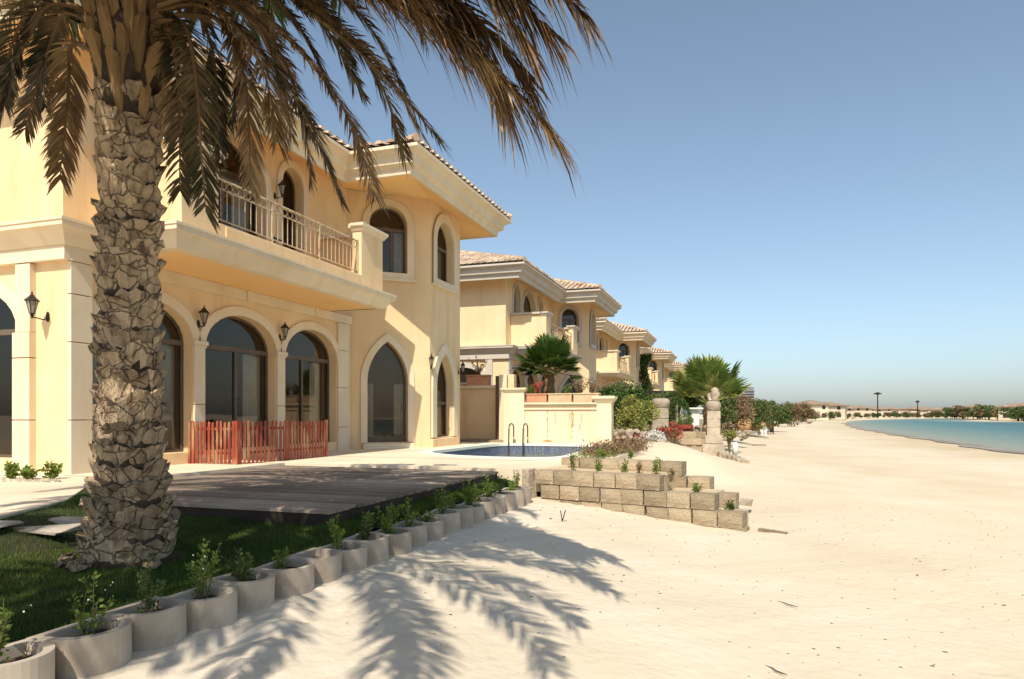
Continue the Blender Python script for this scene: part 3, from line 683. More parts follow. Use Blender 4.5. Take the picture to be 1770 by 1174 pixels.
def villa(name, ox, oy, sy, label, detail=2, mats=('stucco','trim','tile'), far=False):
    root = thing(name, (-10.6, 8.41, TZ), label, 'villa', 'villas along the beach')
    ws, tr, tl = M[mats[0]], M[mats[1]], M[mats[2]]
    wm = ('frame', 'glass_clear' if detail == 2 else 'glass', mats[1])
    X1, X2, Y0, Y1 = -10.6, -8.84, 8.41, 20.97
    A = Wall((X1, Y0), (X1, 17.1)); Bw = Wall((X1-.12, 17.06), (X2, 18.66)); Cw = Wall((X2, 18.66), (X2, Y1)); Dw = Wall((X2, Y1), (-24, Y1))
    S = Wall((-24, Y0), (X1, Y0)); AU = Wall((X1-.1, Y0), (X1-.1, 17.16)); SU = Wall((-24, Y0), (X1-.1, Y0)); Bk = Wall((-24, Y1), (-24, Y0))
    yu = lambda y: y-Y0
    # ---- walls with real openings
    lo = [(yu(9.98),1.15),(yu(12.61),1.15),(yu(15.225),1.135)]
    mb = MB(); A.sheet(mb, rect(0,A.L,TZ-.1,4.32), [opening(c,a,.78,3.0,.75) for c,a in lo], 0, .3); build(mb, 'wall', ws, root)
    up = [(yu(10.15),.52,4.9,7.15,.55),(yu(12.35),1.15,4.9,6.85,.85),(yu(14.54),.43,4.9,7.28,.45)]
    mb = MB(); AU.sheet(mb, rect(0,AU.L,4.32,8.02), [opening(c,a,z0,sp,ri) for c,a,z0,sp,ri in up], 0, .3); build(mb, 'wall', ws, root)
    sc_ = 24-12.87
    mb = MB(); S.sheet(mb, rect(0,S.L,TZ-.1,4.32), [opening(sc_,1.15,.78,3.0,.75), opening(sc_-4,1.15,.78,3.0,.75)], 0, .3); build(mb, 'wall', ws, root)
    mb = MB(); SU.sheet(mb, rect(0,SU.L,4.32,8.02), (), 0, .3); build(mb, 'wall', ws, root)
    mb = MB(); Bw.sheet(mb, rect(0,Bw.L,TZ-.1,8.02), [opening(1.19,.60,.72,2.5,1.19,'pointed'), opening(1.21,.56,5.70,7.09,.56)], 0, .3); build(mb, 'wall', ws, root)
    cc = 19.72-18.66
    mb = MB(); Cw.sheet(mb, rect(0,Cw.L,TZ-.1,8.02), [opening(cc-.02,.66,.84,2.35,1.10,'pointed'), opening(cc,.66,5.70,6.85,.70)], 0, .3); build(mb, 'wall', ws, root)
    mb = MB(); Dw.sheet(mb, rect(0,Dw.L,TZ-.1,8.02), (), 0, .3); Bk.sheet(mb, rect(0,Bk.L,TZ-.1,8.02), (), 0, .3); build(mb, 'wall', ws, root)
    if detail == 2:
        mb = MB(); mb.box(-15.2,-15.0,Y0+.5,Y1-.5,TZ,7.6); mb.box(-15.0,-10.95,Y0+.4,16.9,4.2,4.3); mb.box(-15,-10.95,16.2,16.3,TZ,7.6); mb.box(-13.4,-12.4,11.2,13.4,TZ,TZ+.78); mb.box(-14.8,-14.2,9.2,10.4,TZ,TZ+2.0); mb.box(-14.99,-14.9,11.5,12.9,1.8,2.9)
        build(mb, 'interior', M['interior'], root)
    # ---- windows and doors
    for i, (c, a) in enumerate(lo):
        window(A, root, c, a, .78, 3.0, .75, ring=.2, full=False, transom=3.0, mull=((c+(.05 if i == 1 else -.1), 2.95),), mats=wm, door=(i == 1))
    window(S, root, sc_, 1.15, .78, 3.0, .75, ring=.25, full=False, transom=3.0, mull=((sc_-.1,2.95),), mats=wm)
    window(S, root, sc_-4, 1.15, .78, 3.0, .75, ring=.25, full=False, transom=3.0, mull=((sc_-4.1,2.95),), mats=wm)
    for i, (c,a,z0,sp,ri) in enumerate(up):
        window(AU, root, c, a, z0, sp, ri, ring=.18 if i != 1 else .2, ringb=0, full=True, transom=6.75 if i != 1 else 6.8, mull=((c,6.7),) if i == 1 else (), mats=wm, door=(i == 1))
    window(Bw, root, 1.19, .60, .72, 2.5, 1.19, 'pointed', ring=.19, ringb=0, mats=wm, proud=.06, door=True)
    window(Bw, root, 1.21, .56, 5.70, 7.09, .56, ring=.2, ringb=.17, transom=7.02, mull=((1.35,6.97),), mats=wm, proud=.06)
    window(Cw, root, cc-.02, .66, .84, 2.35, 1.10, 'pointed', ring=.29, ringb=0, mull=((cc-.3,2.4),), transom=1.9, mats=wm, proud=.06)
    window(Cw, root, cc, .66, 5.70, 6.85, .70, ring=.28, ringb=.18, transom=6.8, mats=wm, proud=.06)
    # sills
    for W, c, a, z in ((A,lo[0][0],1.15,.78),(A,lo[1][0],1.15,.78),(A,lo[2][0],1.135,.78),(S,sc_,1.15,.78),(S,sc_-4,1.15,.78)):
        mb = MB(); W.box(mb, c-a+.004, c+a-.004, TZ-.02, z+.004, -.2, .025); build(mb, 'sill', ws, root, bevel=.008)
    for W, c, a, z, hh in ((Bw,1.21,.80,5.53,.05),(Cw,cc,.98,5.52,.05)):
        mb = MB(); W.box(mb, c-a, c+a, z-.07, z+.0, -.01, .10); build(mb, 'sill', tr, root, bevel=.008)
    mb = MB(); Bw.box(mb, .45, 1.95, TZ-.02, .70, -.0, .22); build(mb, 'step', tr, root, bevel=.015)
    mb = MB(); Cw.box(mb, .0, 2.0, TZ-.02, .80, .0, .10); build(mb, 'step', ws, root, bevel=.015)
    # pilasters cut in courses with open joints; caps at the springing
    def pil(W, u0, u1, z0, z1, o, cuts, cap=None):
        zs = [z0] + list(cuts) + [z1]
        for i in range(len(zs)-1):
            mb = MB(); W.box(mb, u0, u1, zs[i]+(.008 if i else 0), zs[i+1]-(.008 if i < len(zs)-2 else 0), -.005, o); build(mb, 'pilaster_block', tr, root, bevel=.006)
        if cap: mb = MB(); W.box(mb, u0-.05, u1+.05, cap-.09, cap, -.006, o+.045); W.box(mb, u0-.025, u1+.025, cap-.14, cap-.091, -.006, o+.02); build(mb, 'pilaster_cap', tr, root, bevel=.01)
    pil(A, yu(11.15), yu(11.44), TZ-.02, 2.93, .05, (1.75,), 3.06)
    pil(A, yu(13.78), yu(14.07), TZ-.02, 2.93, .05, (1.75,), 3.06)
    pil(A, yu(16.38), yu(16.92), TZ-.02, 4.09, .06, (1.19,2.29,3.33))
    pil(A, -.0, yu(8.81), TZ-.02, 4.09, .08, (1.45,2.75,3.55))
    pil(S, 24-11.72, 24-11.32, TZ-.02, 2.93, .12, (1.45,2.5))
    pil(S, 24-11.66, 24-11.32, 2.935, 4.09, .11, ())
    pil(S, 24-14.42, 24-14.02, TZ-.02, 4.09, .12, (1.45,2.5))
    # frieze bands with joints
    for u0, u1 in ((-.0,yu(12.64)),(yu(12.66),yu(15.24)),(yu(15.26),yu(17.0))):
        mb = MB(); A.box(mb, u0, u1, 4.10, 4.33, -.005, .10); build(mb, 'frieze_block', tr, root, bevel=.006)
    for u0, u1 in ((0,8),(8.02,sc_-.5),(sc_-.48,S.L+.09)):
        mb = MB(); S.box(mb, u0, u1, 4.10, 4.33, -.005, .13); build(mb, 'frieze_block', tr, root, bevel=.006)
    # cornice and balcony
    prof = [(0,4.32),(.10,4.325),(.16,4.34),(.27,4.50),(.33,4.56),(.38,4.585),(.38,4.66),(.40,4.665),(.40,4.71),(0,4.74)]
    mb = MB(); sweep(mb, [(-24,Y0),(X1-.02,Y0),(X1-.02,9.2),(-9.1,9.2),(-9.1,15.93),(X1-.12,15.93)], prof)
    build(mb, 'cornice', tr, root)
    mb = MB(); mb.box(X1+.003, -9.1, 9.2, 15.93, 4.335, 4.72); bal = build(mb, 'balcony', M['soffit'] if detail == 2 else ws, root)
    for p0, p1, z1 in (((-9.2,9.17),(-9.2,10.04),6.2), ((-9.2,14.95),(-9.2,16.02),6.22)):
        mb = MB(); mb.box(-9.22, -8.96, p0[1], p1[1], 4.72, z1); mb.box(X1-.09, -9.221, (p0[1] if p0[1] < 12 else p1[1]-.26), (p0[1]+.26 if p0[1] < 12 else p1[1]), 4.72, z1)
        build(mb, 'parapet', ws, bal, bevel=.012)
        mb = MB(); sweep(mb, [(-9.23,p0[1]-.0),(-8.96,p0[1]),(-8.96,p1[1]),(-9.23,p1[1])], [(0,z1-.10),(.03,z1-.09),(.08,z1+.0),(.11,z1+.02),(.11,z1+.09),(.0,z1+.10),(-.13,z1+.11)])
        ys = (p0[1]-.11, p0[1]+.37) if p0[1] < 12 else (p1[1]-.37, p1[1]+.11)
        mb.box(X1-.09, -9.19, ys[0], ys[1], z1+.002, z1+.088); mb.box(-9.34, -8.97, p0[1]-.0, p1[1]+.0, z1+.001, z1+.104)
        build(mb, 'parapet_cap', M['white'] if detail == 2 and False else tr, bal)
    mb = MB(); mb.box(-9.2, -8.96, 10.041, 14.949, 4.72, 5.02); mb.box(-8.96, -8.93, 10.2, 14.8, 4.76, 4.98); build(mb, 'plinth', ws, bal, bevel=.01)
    if detail >= 1:
        rl = MB(); rx = -9.06
        for z, r_ in ((5.87,.022),(5.69,.013),(5.12,.015)): rl.tube([(rx,10.04,z),(rx,14.95,z)], r_, 6)
        for y in (10.07, 11.65, 13.3, 14.92): rl.box(rx-.022, rx+.022, y-.022, y+.022, 5.02, 5.9)
        rail = build(rl, 'railing', M['rail'], bal)
        bm_ = MB(); bm_.tube([(0,0,5.12),(0,0,5.69)], .0095, 5); bme = bm_.mesh('baluster', (0,0,5.12), [M['rail']])
        rg = MB(); rg.tube([(0, .07*math.cos(t), .07*math.sin(t)) for t in [2*math.pi*i/12 for i in range(13)]], .0085, 4, cap=False); rme = rg.mesh('ring_ornament', (0,0,0), [M['rail']])
        if detail == 2:
            y = 10.2
            while y < 14.85:
                # sits one level below the balcony, so parented to it
                for me_, nm, z in ((bme,'baluster',5.12),(rme,'ring_ornament',5.78)):
                    inst(me_, nm, bal, (rx, y + (0 if nm == 'baluster' else .08), z))
                y += .163
        else:
            mb = MB(); y = 10.2
            while y < 14.85: mb.tube([(rx,y,5.12),(rx,y,5.69)], .011, 4); y += .163
            build(mb, 'balusters', M['rail'], bal, kind='stuff')
    # eaves: sloping soffit and stepped fascia, mitred round the bay
    EZ = 7.62
    eave = [(-24.6,7.55),(-9.85,7.55),(-9.85,15.58),(-7.96,15.58),(-7.96,21.95),(-24.6,21.95)]
    fas = [(-.02,EZ+.10),(0,EZ),(.07,EZ+.0),(.09,EZ+.16),(.14,EZ+.20),(.22,EZ+.23),(.26,EZ+.42),(.38,EZ+.50),(.45,EZ+.53),(.45,EZ+.61),(.30,EZ+.64)]
    mb = MB(); sweep(mb, eave, fas); build(mb, 'fascia', tr, root)
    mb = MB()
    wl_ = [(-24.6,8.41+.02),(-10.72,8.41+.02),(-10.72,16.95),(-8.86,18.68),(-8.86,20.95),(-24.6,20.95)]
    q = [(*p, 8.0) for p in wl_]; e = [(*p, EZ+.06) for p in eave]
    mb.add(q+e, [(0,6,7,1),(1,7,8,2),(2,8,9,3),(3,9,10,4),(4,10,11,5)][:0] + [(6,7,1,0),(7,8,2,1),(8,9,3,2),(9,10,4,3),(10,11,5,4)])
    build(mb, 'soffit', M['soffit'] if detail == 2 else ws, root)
    rz = EZ+.66
    roof(root, [(-24.8,-9.42,7.12,22.38),(-17,-7.53,15.15,22.38)], rz, R(19), tl, 230 if detail == 2 else 0)
    root.location = (-10.6+ox, Y0+oy, TZ); root.scale = (1, sy, 1)
    return root

villa('villa', 0, 0, 1, 'nearest large cream villa with a balcony over three dark ground floor arches', 2)
villa('villa', .45, 21.3, .93, 'second villa, beyond the pool wall, with a grey cornice and a small palm before it', 1, ('stucco2','trim_grey','tile'))
villa('villa', .30, 41.2, .95, 'third cream villa along the beach, partly covered by dark climbing ivy', 1, ('stucco2','trim','tile_pale'))
villa('villa', .35, 61.4, .95, 'fourth villa along the beach, showing between the ivy and the big fan palm', 0, ('stucco2','trim','tile_pale'))
villa('villa', .6, 82.0, .95, 'fifth villa along the beach, right behind the leaves of the big fan palm', 0, ('stucco2','trim','tile_pale'))
lantern((-11.04,8.41,3.20), (0,-1), 'black carriage lantern on the sunlit pier left of the palm trunk', 1.15, .36)
lantern((-10.6,11.295,3.42), (1,0), 'black carriage lantern between the left and middle ground floor arches', 1.15, .2)
lantern((-10.6,13.92,3.42), (1,0), 'black carriage lantern between the middle and right ground floor arches', 1.15, .2)
lantern((-10.7,13.86,6.85), (1,0), 'black carriage lantern on the balcony wall beside the small upper arch', 1.1, .28)
lantern((-8.84+.01,18.70,3.0), (.5,-.86), 'black carriage lantern at the corner between the two pointed arches', .9, .2)
lantern((-8.84,20.85,2.95), (1,0), 'black carriage lantern on the far corner of the nearest villa', .9, .2)
# thing on the balcony: slatted chair back seen through the railing
t = thing('balcony_chair', (-9.9,13.3,4.72), 'dark slatted chair standing on the balcony behind the railing', 'chair')
mb = MB(); mb.box(-10.15,-9.7,13.1,13.6,5.12,5.16); build(mb, 'seat', M['iron'], t)
for z in (5.3,5.42,5.54): mb = MB(); mb.box(-10.16,-10.12,13.1,13.6,z,z+.06); build(mb, 'slat', M['iron'], t)
for x in (-10.14,-9.72):
    for y in (13.12,13.58): mb = MB(); mb.box(x-.018,x+.018,y-.018,y+.018,4.72,5.62 if x < -10 else 5.12); build(mb, 'leg', M['iron'], t)

# ================================================================ deck, fence, planters, block wall
t = thing('wooden_deck', (-6.4,9.1,.3), 'low dark weathered wooden deck lying in the palm shade beside the lawn', 'deck')
dx0, dx1, dy0, dy1, dz = -8.89, -4.22, 6.38, 11.80, .498
n = 38; w = (dy1-dy0)/n; rd = random.Random(11)
pb = MB(); pb.box(0, dx1-dx0, 0, w-.012, -.035, 0); pme = pb.mesh('plank', (0,0,0), [M['deck']])
for i in range(n):
    o = inst(pme, 'plank', t, (dx0+rd.uniform(-.012,.012), dy0+i*w, dz+rd.uniform(-.005,.005)))
    o.rotation_euler = (rd.uniform(-.004,.004), rd.uniform(-.0008,.0008), 0)
mb = MB()
for a in ((dx0+.01,dx1-.01,dy0+.01,dy0+.05),(dx0+.01,dx1-.01,dy1-.05,dy1-.01),(dx0+.01,dx0+.05,dy0+.05,dy1-.05),(dx1-.05,dx1-.01,dy0+.05,dy1-.05)): mb.box(*a, .18, dz-.037)
for k in range(1,8): x = dx0+k*(dx1-dx0)/8; mb.box(x-.025,x+.025,dy0+.05,dy1-.05,.2,dz-.037)
build(mb, 'frame', M['deck_side'], t)
# loose leaves and grass bits on the deck
# ---- picket fence
def fence_panel(root, p0, p1, npk, h=.86, rnd=None):
    p0 = Vector(p0); p1 = Vector(p1); d = (p1-p0); L = d.length; d.normalize(); nn = Vector((d.y,-d.x)); a = math.atan2(d.y, d.x)
    for z in (TZ+.20, TZ+.68):
        c = (p0+p1)/2 - nn*.02; mb = MB(); mb.obox((c.x,c.y), a, L, .022, z, z+.05); build(mb, 'rail', M['red_paint'], root)
    for i in range(npk):
        u = L*(i+.5)/npk; w = rnd.uniform(.048,.062); c = p0+d*u; hh = h+rnd.uniform(-.015,.015)
        le = rnd.uniform(-.01,.01)
        vs_ = []
        for o in (0, .016):
            for s, z in ((-w/2,TZ+.01),(w/2,TZ+.01),(w/2+le,TZ+hh-.025),(le,TZ+hh),(-w/2+le,TZ+hh-.025)):
                q = c+d*s+nn*o; vs_.append((q.x,q.y,z))
        mb = MB(); mb.add(vs_, [(0,1,2,3,4)[::-1],(5,6,7,8,9)] + [(k,(k+1)%5,5+(k+1)%5,5+k)[::1] for k in range(5)]); build(mb, 'picket', M['red_paint'], root)
t = thing('picket_fence', (-9.5,11.1,TZ), 'low red painted picket fence folded round the middle arch doorway', 'fence')
rd = random.Random(5)
fence_panel(t, (-10.52,11.02), (-9.47,11.08), 11, rnd=rd)
fence_panel(t, (-9.44,11.10), (-9.30,12.42), 12, rnd=rd)
fence_panel(t, (-9.30,12.45), (-9.22,13.78), 13, rnd=rd)
for p in ((-9.455,11.09),(-9.30,12.435),(-9.215,13.80),(-10.545,11.02)):
    mb = MB(); mb.obox(p, 0, .055, .055, TZ, TZ+.87); build(mb, 'post', M['red_paint'], t)
# ---- crescent planters
def planter_mesh():
    out = []; inn = []
    for i in range(19):
        q = -math.pi/2 + math.pi*i/18; out.append((.30*math.cos(q)**.8 if math.cos(q) > 0 else 0, .245*math.sin(q)))
        inn.append((.245*max(math.cos(q),0)**.8+.01, .185*math.sin(q)))
    out = out[:-1] + [(.0,.245),(-.10,.245),(-.10,-.245)]
    inn = inn + [(-.045,.185),(-.045,-.185)]
    mb = MB(); H0, H1 = -.30, .225; b = 0
    n, k = len(out), len(inn)
    fl = out + inn[::-1]; L = [[Vector((*p,0)) for p in out], [Vector((*p,0)) for p in inn[::-1]]]
    def top(z, shr=0):
        b = len(mb.v); mb.v += [(p[0],p[1],z) for p in fl]
        for t in tessellate_polygon(L):
            a, bb, c = [fl[i] for i in t]; ar = (bb[0]-a[0])*(c[1]-a[1])-(bb[1]-a[1])*(c[0]-a[0]); t = tuple(b+i for i in t); mb.f.append(t if ar > 0 else t[::-1]); mb.m.append(0)
    top(H1)
    for lp, z0 in ((out,H0),(inn[::-1],.10)):
        m_ = len(lp); b = len(mb.v); mb.v += [(p[0],p[1],z0) for p in lp] + [(p[0],p[1],H1) for p in lp]
        for i in range(m_): mb.f.append((b+i, b+(i+1)%m_, b+m_+(i+1)%m_, b+m_+i)); mb.m.append(0)
    return mb
pm = planter_mesh()
pot_me = pm.mesh('planter', (0,0,0), [M['concrete']])
sb = MB(); sl = []
for i in range(13):
    q = -math.pi/2+math.pi*i/12; sl.append((.25*max(math.cos(q),0)**.8+.01, .19*math.sin(q)))
sl += [(-.05,.19),(-.05,-.19)]; sb.poly([sl], .155); soil_me = sb.mesh('soil', (0,0,0), [M['soil']])
pos_rng = random.Random(21)
POTS = []
PITCH = .468; PY0 = 2.83-3*PITCH
ordn = ['first','second','third','fourth','fifth','sixth','seventh','eighth','ninth','tenth','eleventh','twelfth','thirteenth','fourteenth','fifteenth','sixteenth','seventeenth','eighteenth','nineteenth','twentieth','twenty-first','twenty-second','twenty-third','twenty-fourth','twenty-fifth']
npot = 22
for i in range(npot):
    y = PY0+PITCH*(i+.5) + pos_rng.uniform(-.012,.012); x = -3.79+pos_rng.uniform(-.02,.02)
    z = .03+pos_rng.uniform(-.022,.018)
    vis = i-1
    lab = ('grey crescent shaped concrete planter, %s of the row counted from the bottom left corner' % ordn[vis]) if vis >= 0 else 'grey crescent shaped concrete planter of the row, just cut off below the bottom left corner'
    t = thing('crescent_planter', (x,y,z), lab, 'planter', 'crescent planters edging the lawn')
    t.rotation_euler = (pos_rng.uniform(-.03,.03), pos_rng.uniform(-.03,.045), pos_rng.uniform(-.09,.09))
    for me_, nm in ((pot_me,'shell'),(soil_me,'soil')):
        o = bpy.data.objects.new(nm, me_); COL.objects.link(o); o.parent = t
    POTS.append((x+.08, y, z+.155))
def leaf_quads(P, D, S, rng_, aspect=.5, fold=0):
    """P centers (n,3), D directions, S sizes -> rhombic leaves"""
    n = len(P); D = D/np.linalg.norm(D, axis=1, keepdims=True); r = rng_.normal(size=(n,3)); W = np.cross(D, r); W /= np.linalg.norm(W, axis=1, keepdims=True)+1e-9
    S = S[:,None]; a = P; b = P + D*S*.5 + W*S*aspect*.5; c = P + D*S; d = P + D*S*.5 - W*S*aspect*.5
    v = np.stack([a,b,c,d],1).reshape(-1,3); return v, np.arange(4*n).reshape(-1,4)
def sprig(i, base, h, spread, nst, nleaf, ls, leaf='pot_leaf', seed=0, label='', name='potted_shrub', cat='plant', group='young plants in the crescent planters', lean=(0,0), flower=None):
    g = np.random.default_rng(seed); r_ = random.Random(seed)
    t = thing(name, base, label, cat, group); st = MB(); P = []; D = []
    for k in range(nst):
        a = r_.uniform(0,6.28); hh = h*r_.uniform(.55,1.0) if k else h; sp = spread*r_.uniform(.3,1)*(.35 if k == 0 else 1)
        pts = []; ox = r_.uniform(-.03,.03); oy = r_.uniform(-.03,.03)
        for j in range(6):
            u = j/5; pts.append(Vector((base[0]+ox+math.cos(a)*sp*u**1.3+lean[0]*u+r_.uniform(-.008,.008), base[1]+oy+math.sin(a)*sp*u**1.3+lean[1]*u+r_.uniform(-.008,.008), base[2]+hh*u)))
        st.tube(pts, [.006-.0008*j for j in range(6)], 4)
        m_ = nleaf//nst
        for _ in range(m_):
            u = r_.betavariate(1.3,1.2)*5; j = min(int(u),4); p = pts[j].lerp(pts[j+1], u-j); q = Vector(g.normal(size=3)); q.z = abs(q.z)*.7; q.normalize()
            off = r_.uniform(.0,.045)*(1.3-u/5); p = p+q*off; P.append(p); D.append(q+Vector((0,0,.2)))
    build(st, 'stem', M['stem'], t)
    v, f = leaf_quads(np.array(P), np.array(D), g.uniform(.6,1.3,len(P))*ls, g, .6); np_obj('foliage', v, f, M[leaf], t)
    if flower:
        P = [Vector((base[0]+r_.uniform(-1,1)*spread, base[1]+r_.uniform(-1,1)*spread, base[2]+h*r_.uniform(.5,1))) for _ in range(flower[1])]
        v, f = leaf_quads(np.array(P), g.normal(size=(len(P),3)), np.full(len(P), .014), g, .9); np_obj('blossom', v, f, M[flower[0]], t)
    return t
rd = random.Random(77)
desc = ['leggy', 'bushy', 'upright', 'low', 'spreading', 'sparse']
for i, p in enumerate(POTS):
    if i in (0, 8): continue
    vis = i-1
    if i < 8: h, sp, ns, nl, ls = [(.2,.08,3,90,.034),(.34,.10,4,200,.03),(.36,.15,6,260,.03),(.40,.20,6,260,.028),(.40,.08,5,260,.03),(.44,.14,7,420,.03),(.28,.17,7,420,.034),(.2,.10,5,200,.03)][i]
    else: h = rd.uniform(.14,.44); sp = rd.uniform(.08,.2); ns = 6; nl = int(rd.uniform(150,420)); ls = .038
    kind_ = 'tall thin' if h > .38 else ('low leafy' if h < .25 else 'bushy')
    sprig(i, (p[0]-.03+rd.uniform(-.03,.03), p[1]+rd.uniform(-.05,.05), p[2]), h, sp, ns, nl, ls, 'pot_leaf' if rd.random() < .8 else 'bush_mid', 100+i,
          '%s green shrub growing in the %s concrete planter counted from the bottom left' % (kind_, ordn[max(vis,0)]), flower=('flower_white', 4) if i in (2,3,4,5) else None)
# ---- retaining wall of split-face blocks
BW, BH, BD = .40, .262, .30
def block_variants(n, seed):
    r_ = random.Random(seed); out = []
    for k in range(n):
        nx, nz = 4, 3; mb = MB(); V = []
        w, h, d = BW-.012, BH-.010, BD
        # rough front grid
        for j in range(nz+1):
            for i in range(nx+1):
                edge = i in (0,nx) or j in (0,nz)
                V.append((-w/2+w*i/nx + (0 if i in (0,nx) else r_.uniform(-.02,.02)), -(r_.uniform(.0,.010) if edge else r_.uniform(.012,.035)), h*j/nz + (0 if j in (0,nz) else r_.uniform(-.015,.015))))
        F = [(j*(nx+1)+i, j*(nx+1)+i+1, (j+1)*(nx+1)+i+1, (j+1)*(nx+1)+i) for j in range(nz) for i in range(nx)]
        b = len(V); V += [(-w/2,d,0),(w/2,d,0),(w/2,d,h),(-w/2,d,h)]
        bl, br_, tr_, tl_ = 0, nx, nz*(nx+1)+nx, nz*(nx+1)
        F += [tuple([b]+[b+1]+[i for i in range(nx,-1,-1)]), tuple([b+3]+[nz*(nx+1)+i for i in range(nx+1)]+[b+2])]
        F += [tuple([b+3,b]+[j*(nx+1) for j in range(nz+1)]), tuple([b+1,b+2]+[j*(nx+1)+nx for j in range(nz,-1,-1)]), (b+1,b,b+3,b+2)]
        mb.add(V, F); out.append(mb.mesh('block', (0,0,0), [M['block']]))
    return out
BV = block_variants(7, 4); rb = random.Random(9)
wang = math.atan2(11.27-12.13, .09+3.67)
def wall_run(root, origin, ang, courses):
    """courses: (z_bottom, s_start, n_blocks, s_offset_out)"""
    for z, s0, nb, o in courses:
        for i in range(nb):
            s = s0+BW*(i+.5); x = origin[0]+math.cos(ang)*s-math.sin(ang)*o; y = origin[1]+math.sin(ang)*s+math.cos(ang)*o
            ob = inst(rb.choice(BV), 'block', root, (x+rb.uniform(-.008,.008), y+rb.uniform(-.014,.014), z+rb.uniform(0,.006)), (0,0,ang+rb.uniform(-.03,.03)), (rb.uniform(.96,1.0),rb.uniform(.9,1.12),rb.uniform(.97,1.0)))
t = thing('block_wall', (-2,11.8,0), 'front stepped retaining wall of tan split face blocks facing the camera', 'retaining wall', 'stepped block walls')
wall_run(t, (-3.62,12.13), wang, [(.268,.0,6.5 and 6,0),(.006,.12,8,.0),(-.256,1.35,6,.0),(-.256,.15,3,.02),(-.5,1.4,6,0)])
mb = MB(); 
for k in range(2): pass
t2 = thing('block_wall', (-2,13,.4), 'rear stepped tier of tan blocks behind the front retaining wall', 'retaining wall', 'stepped block walls')
wall_run(t2, (-3.35,13.05), wang*.9, [(.44,.0,6,0),(.18,.1,7,.0),(-.08,1.35,5,.0),(-.34,1.35,5,0)])
t3 = thing('end_block', (-3.95,12.2,.27), 'dark speckled concrete block at the deck end of the retaining wall', 'block')
mb = MB(); mb.obox((-3.86,12.18), wang, .42, .34, -.12, .545, jit=.008, rnd=random.Random(2)); build(mb, 'block_body', M['stone'], t3, bevel=.015)
# soil between tiers
mb = MB()
def wp(s, o, org=(-3.62,12.13), a=wang): return (org[0]+math.cos(a)*s-math.sin(a)*o, org[1]+math.sin(a)*s+math.cos(a)*o)
mb.poly([[wp(0,.25),wp(2.4,.25),wp(2.4,1.1),wp(0,1.1)]], -.1, .50)
mb.poly([[wp(2.35,.26),wp(3.2,.26),wp(3.2,1.05),wp(2.35,1.05)]], -.4, .235)
mb.poly([[wp(3.15,.26),wp(3.7,.26),wp(3.7,.62),wp(3.15,.62)]], -.6, -.03)
build(mb, 'bank_fill', M['sand'], kind='structure')
for i, (s, o, z, h, sp, nl, lf, ds) in enumerate([(.55,.5,.50,.30,.07,120,'bush_mid','dark narrow shrub at the left end of the block wall top'),(1.05,.55,.5,.18,.07,160,'pot_leaf','bright green tuft between the block tiers, left one'),(1.55,.55,.5,.22,.06,150,'pot_leaf','bright green tuft between the block tiers, middle one'),
        (1.85,.5,.5,.2,.05,110,'dry_plant','dry brown tuft between the block tiers, middle one'),(2.15,.5,.5,.28,.07,170,'pot_leaf','tall bright green tuft between the block tiers, right one'),(2.5,.3,.40,.26,.05,120,'dry_plant','dry brown tuft at the right end of the top block course'),
        (2.95,.22,.235,.17,.08,170,'pot_leaf','round green tuft on the middle block step'),(3.5,.3,-.03,.18,.1,200,'bush_mid','bushy green tuft on the lowest block step'),
        (.75,1.35,.70,.16,.09,170,'pot_leaf','leafy green tuft on the rear tier next to the pool'),(1.35,1.35,.70,.18,.05,120,'pot_leaf','small green sprig on the rear tier beside the brown plants')]):
    p = wp(s, o); sprig(i, (p[0],p[1],z), h, sp, 5, nl, .04, lf, 300+i, ds, 'wall_plant', 'plant', 'plants growing on the block wall')
# broken slabs lying on the sand at the wall's end
def slab(name, c, ang, lx, ly, z, th, m, label, cat, tilt=(0,0), seed=1, group=None):
    mb = MB(); r_ = random.Random(seed); mb.obox((0,0), ang, lx, ly, 0, th, jit=min(lx,ly)*.12, rnd=r_); o = build(mb, name, M[m], origin=(0,0,0), bevel=.006); o.location = (c[0],c[1],z); o.rotation_euler = (tilt[0],tilt[1],0); tag(o, label, cat, group); return o
slab('broken_slab', atz(1336,911,-.22)[:2], -.35, .42, .16, float(sand_z(*atz(1336,911,-.22)[:2]))-.012, .05, 'driftwood', 'splintered plank lying on the sand right of the lowest blocks', 'plank', (.02,.02), 2)
slab('broken_slab', atz(1290,868,-.12)[:2], -.1, .22, .4, -.15, .07, 'stone', 'flat grey slab sticking out of the rear block tier', 'slab', (0,.05), 3)
for i, (px, py, L_, a) in enumerate(((1360,1030,.28,-.95),(1340,1143,.24,-1.0))):
    c = atz(px, py, -.2); zc = float(sand_z(c.x, c.y)); q = [c+Vector((math.cos(a)*u*L_, math.sin(a)*u*L_, 0)) for u in (-.5,-.2,.1,.3,.5)]
    mb = MB(); mb.tube([(p.x+.01*math.sin(k*2), p.y, zc+.008+.004*k) for k, p in enumerate(q)], [.001,.004,.005,.005,.002], 5); o = build(mb, 'twig', M['iron'], origin=(c.x,c.y,zc)); tag(o, 'thin curved dark leaf stalk lying on open sand, %s of the two' % ('farther' if i == 0 else 'nearer'), 'twig', 'twigs on the sand')
c = atz(972,889,.02); mb = MB(); zc = float(sand_z(c.x,c.y)); mb.tube([(c.x,c.y,zc),(c.x-.03,c.y,zc+.16)], .008, 5); mb.tube([(c.x,c.y,zc),(c.x+.05,c.y,zc+.17)], .008, 5)
o = build(mb, 'forked_twig', M['iron'], origin=(c.x,c.y,zc)); tag(o, 'dark V shaped forked twig stuck in the sand before the block wall', 'twig')
